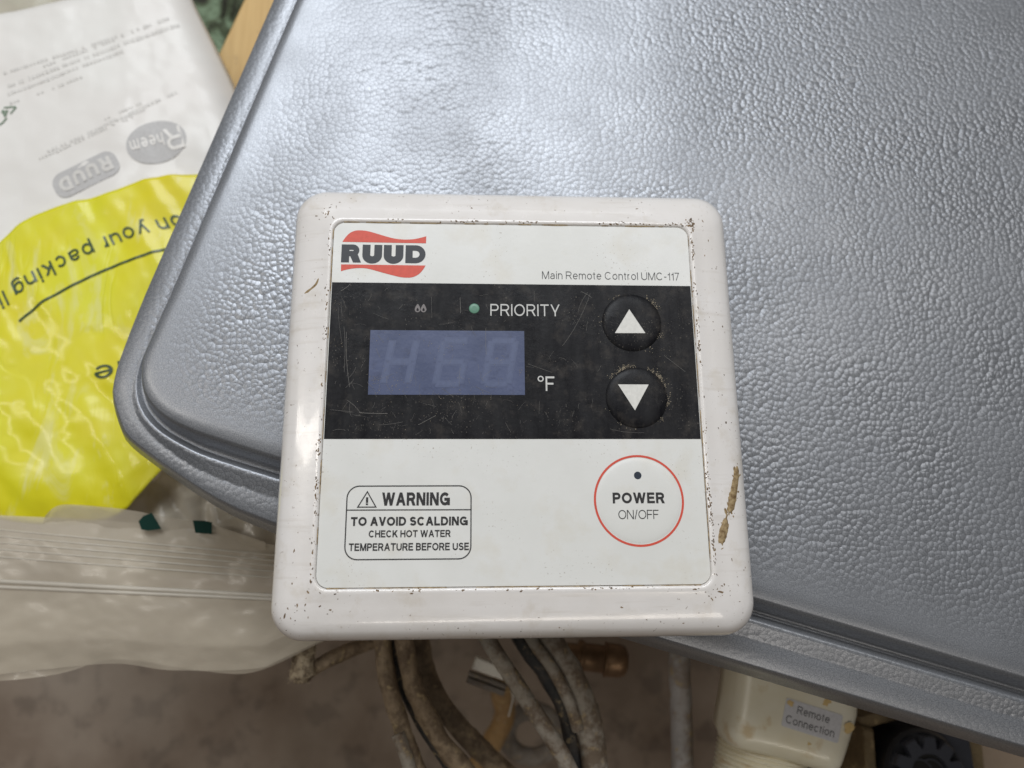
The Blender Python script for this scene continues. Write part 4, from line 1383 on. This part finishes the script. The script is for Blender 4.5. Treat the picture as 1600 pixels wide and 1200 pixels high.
br = thing('brass_fitting', 'tarnished brown brass pipe fitting with a rounded end below the remote', 'pipe fitting', (38, -80, -98))
v, f = lathe((22, -77.8, -92), (48.5, -81.0, -90), [(0, 4.5), (0.27, 4.5), (0.28, 5.6), (0.31, 6.1), (0.36, 6.1), (0.38, 5.3), (0.40, 5.2), (0.66, 5.2), (0.68, 5.9), (0.72, 6.3), (0.88, 6.2), (0.96, 5.4), (1.0, 3.9), (1.005, 1.5)])
fix_normals(mesh('body', v, f, 'brass', br, smooth=True))
rg = []
v, f = lathe((22, -77.8, -92), (48.5, -81.0, -90), [(0.66, 5.2), (0.67, 6.55), (0.70, 6.55), (0.71, 5.2)])
fix_normals(mesh('collar', v, f, 'brass', br, smooth=True))

cn = thing('white_connector', 'small ivory plastic connector with a frayed lead behind the grey cable', 'connector', (0, -88, -116))
def obox(c, ux, L, W, H, bev=0.5):
    u = Vector((ux[0], ux[1], 0)).normalized()
    w = Vector((-u.y, u.x, 0))
    c = Vector(c)
    rs = []
    for z, s in ((-H / 2, bev), (-H / 2 + bev, 0), (H / 2 - bev, 0), (H / 2, bev)):
        rs.append([tuple(c + u * (x * (L / 2 - s)) + w * (y * (W / 2 - s)) + Vector((0, 0, z))) for x, y in ((-1, -1), (1, -1), (1, 1), (-1, 1))])
    return loft(rs, True, True)
for k, (dx, dy, L, W, z) in enumerate(((0.4, 1.6, 13, 4.4, -108), (-0.6, -2.6, 15, 1.5, -109), (-1.2, -5.0, 15, 2.2, -110))):
    v, f = obox((-4.6 + dx, -84.0 + dy, z + 18), (0.94, -0.34), L, W, 6, 0.5)
    fix_normals(mesh(('shell', 'rib', 'flange')[k], v, f, 'connector' if k == 0 else 'ringgrey', cn))
tube('lead', [(4, -92, -108), (5.2, -95.5, -107), (4.6, -99, -107), (3.4, -103, -107)], 0.35, 'connector', 0, parent=cn, n=8)
o = tube('rusty_rod', [(2.0, -96, -140), (2.6, -103.4, -150), (3.6, -111, -150), (-1.8, -122.1, -150), (-8.9, -132.4, -150), (-14, -144, -150)], 4.6, 'orange', 0.18, 15)
tag(o, 'blurred orange brown rod running down from the ivory connector', 'rod')
# dull ring on the floor below
ring_pts = []
rs = []
for i in range(36):
    a = 2 * math.pi * i / 36
    c = Vector((17 + 12 * math.cos(a), -122 + 10 * math.sin(a), -165))
    d = Vector((math.cos(a), math.sin(a), 0))
    rs.append([tuple(c + d * (4.2 * math.cos(2 * math.pi * k / 12)) + Vector((0, 0, 3.0 * math.sin(2 * math.pi * k / 12)))) for k in range(12)])
rs.append(rs[0])
v, f = loft(rs)
o = fix_normals(mesh('grey_washer', v, f, 'ringgrey', smooth=True, loc=(17, -122, -168)))
tag(o, 'dull grey ring lying out of focus beyond the cables', 'ring')

# ================================================================== CREAM CONNECTOR
cc = thing('cream_connector', 'aged cream plastic connector cover with silver label reading Remote Connection', 'connector cover', (95, -92, -85))
outl = [(81.5, -64), (79.6, -76), (77.2, -88), (74.8, -97), (74.4, -100.5), (75.8, -103.4), (79, -105.0), (92, -108.2), (107, -112.4), (110.4, -112.2), (112.8, -109.6), (118.6, -97), (119.8, -93.5), (120.6, -86), (121, -76), (121, -64)]
pp = [(p.x, p.y) for p in catmull([(a, b, 0) for a, b in outl], 4)]
pc = (96.5, -86)
def shrink(pts, s, z):
    return [(pc[0] + (x - pc[0]) * (1 - s / 25), pc[1] + (y - pc[1]) * (1 - s / 25), z) for x, y in pts]
rs = [shrink(pp, 1.5, -74), shrink(pp, 0.0, -66), shrink(pp, 0, -60), shrink(pp, 0.4, -56), shrink(pp, 1.5, -53), shrink(pp, 3.2, -51.2), shrink(pp, 5.5, -50.4), shrink(pp, 8.0, -50.1)]
v, f = loft(rs, True, True)
body = fix_normals(mesh('cover', v, f, 'cream', cc, smooth=True))
# threaded neck
prof_ = []
for k in range(16):
    s = k / 16
    prof_ += [(s, 14.6), (s + 0.03, 15.6), (s + 0.04, 15.6)]
prof_.append((1.0, 14.0))
v, f = lathe((92.5, -103, -70), (86.5, -128, -70), prof_, 36)
fix_normals(mesh('threaded_neck', v, f, 'cream', cc, smooth=False))
sa = R(-17.3)
scn = Vector((101.4, -94.8))
def sl(x, y): return (scn.x + x * math.cos(sa) - y * math.sin(sa), scn.y + x * math.sin(sa) + y * math.cos(sa))
ZS = -49.9
sp = [sl(a, b) for a, b in rrect(0, 0, 9.7, 4.5, 0.7, 3)]
v, f = loft([[(x, y, -50.4) for x, y in sp], [(x, y, ZS) for x, y in sp]], False, True)
stk = fix_normals(mesh('label_sticker', v, f, 'sticker', cc))
for s, x0, x1, y0, cp in (('Remote', -5.5, 5.6, 0.65, 2.5), ('Connection', -8.6, 7.9, -3.1, 2.5)):
    parts, w = glyphs(s, 0.12, 0.17)
    v, f = join(parts)
    k = (x1 - x0) / w
    vv = []
    for a, b, c in v:
        q = sl(x0 + a * k, y0 + b * cp)
        vv.append((q[0], q[1], ZS + 0.05 + c))
    fix_up(mesh('sticker_lettering', vv, f, 'greyink', stk))
for i, (x, y, r) in enumerate(((-8, 3.3, 1.0), (12.5, 1.0, 1.7), (3.6, 7.0, 1.3), (0.5, -7.2, 1.0))):
    q = sl(x, y)
    pts = blob(q[0], q[1], r, 0, 1.2, rnd.uniform(0, 3), 11)
    if i == 0:
        zf_ = ZS + 0.08
    else:
        zf_ = -49.95
    vs = [(a, b, zf_ - (0.35 if i == 3 else 0)) for a, b in pts] + [(q[0], q[1], zf_ + 0.12)]
    fix_up(mesh('glue_spot', vs, [(k, (k + 1) % 11, 11) for k in range(11)], 'glue', cc))

# ================================================================== SERRATED CAP AND STEELWORK, BOTTOM RIGHT
gc = (154.2, -119.0)
cap_t = thing('serrated_cap', 'black serrated plastic cap with a hollow centre at the lower right edge', 'plastic cap', (154, -119, -95))
def gear_ring(ro, ri, z, n=10, off=0.2):
    pts = []
    for i in range(n * 12):
        a = 2 * math.pi * i / (n * 12) + off
        ph = (i % 12) / 12.0
        d = abs(ph - 0.5) * 2            # 0 at notch centre
        r = ro if d > 0.45 else ri + (ro - ri) * (d / 0.45) ** 2.2
        pts.append((gc[0] + r * math.cos(a), gc[1] + r * math.sin(a), z))
    return pts
v, f = loft([[(x, y, -96) for x, y in circle(gc[0], gc[1], 14.6, 120, 0.2)], [(x, y, -80) for x, y in circle(gc[0], gc[1], 14.6, 120, 0.2)], [(x, y, -78.5) for x, y in circle(gc[0], gc[1], 13.6, 120, 0.2)], [(x, y, -78.3) for x, y in circle(gc[0], gc[1], 11.0, 120, 0.2)]], True, True)
fix_normals(mesh('skirt', v, f, 'blackplastic', cap_t))
v, f = loft([gear_ring(12.8, 9.0, -79), gear_ring(12.8, 9.0, -75.6), gear_ring(12.4, 8.7, -75.1), [(x, y, -75.1) for x, y in circle(gc[0], gc[1], 7.0, 120, 0.2)], [(x, y, -77.9) for x, y in circle(gc[0], gc[1], 6.8, 120, 0.2)]], False, True)
fix_normals(mesh('crown', v, f, 'greyplastic', cap_t))
fix_up(mesh('hollow', *sheet(circle(gc[0], gc[1], 6.75, 40), -77.6), 'hole', cap_t))
for k in range(2):
    pts = [(gc[0] - 2.6 + k * 4.0 + 5.0 * math.cos(R(a)), gc[1] - 1.5 + 6.2 * math.sin(R(a))) for a in range(20, 120, 10)]
    pv, pf = ribbon(pts, 0.55, -77.2 + 0.1 * k, 0)
    fix_up(mesh('crescent_highlight', pv, pf, 'greyplastic', cap_t))  # crescent highlights in the black centre, drawn as paler strips

def block(name, pts, z0, z1, mat, parent=None, loc=None, bev=0.6):
    cx = sum(p[0] for p in pts) / len(pts)
    cy = sum(p[1] for p in pts) / len(pts)
    ins = [(p[0] + (cx - p[0]) * bev / 10, p[1] + (cy - p[1]) * bev / 10) for p in pts]
    v, f = loft([[(x, y, z0) for x, y in pts], [(x, y, z1 - bev) for x, y in pts], [(x, y, z1) for x, y in ins]], True, True)
    return fix_normals(mesh(name, v, f, mat, parent, loc=loc))
sb = thing('steel_bracket', 'yellowed steel bracket with a dark backing around the black serrated cap', 'bracket', (155, -112, -130))
block('dark_backing', [(112, -60), (196, -74), (192, -150), (112, -150)], -130, -118, 'dark_inside', sb)  # dark plate added to stand for the unlit interior behind the struts
block('left_strut', [(135.5, -104.5), (139.4, -105.4), (138.0, -140), (133.6, -140)], -118, -84, 'olivemetal', sb)
block('top_strut', [(135, -101.5), (150, -99.0), (150.5, -102.6), (136.5, -105.6)], -118, -86, 'olivemetal', sb)
block('right_strut', [(178.6, -107), (183.5, -108), (182, -140), (177.5, -140)], -118, -88, 'olivemetal', sb)
hb = block('grey_housing', [(160, -104.5), (176.6, -107.0), (177.0, -121), (173, -127), (163, -124)], -118, -84, 'greyplastic', None, loc=(168, -115, -118), bev=1.2)
tag(hb, 'smoky grey plastic block with a yellowed corner right of the serrated cap', 'plastic block')
cd = block('brown_card', [(186, -90), (260, -110), (252, -170), (184, -160)], -140, -122, 'card', None, loc=(215, -135, -140))
tag(cd, 'plain brown card at the bottom right corner under the cover', 'card')
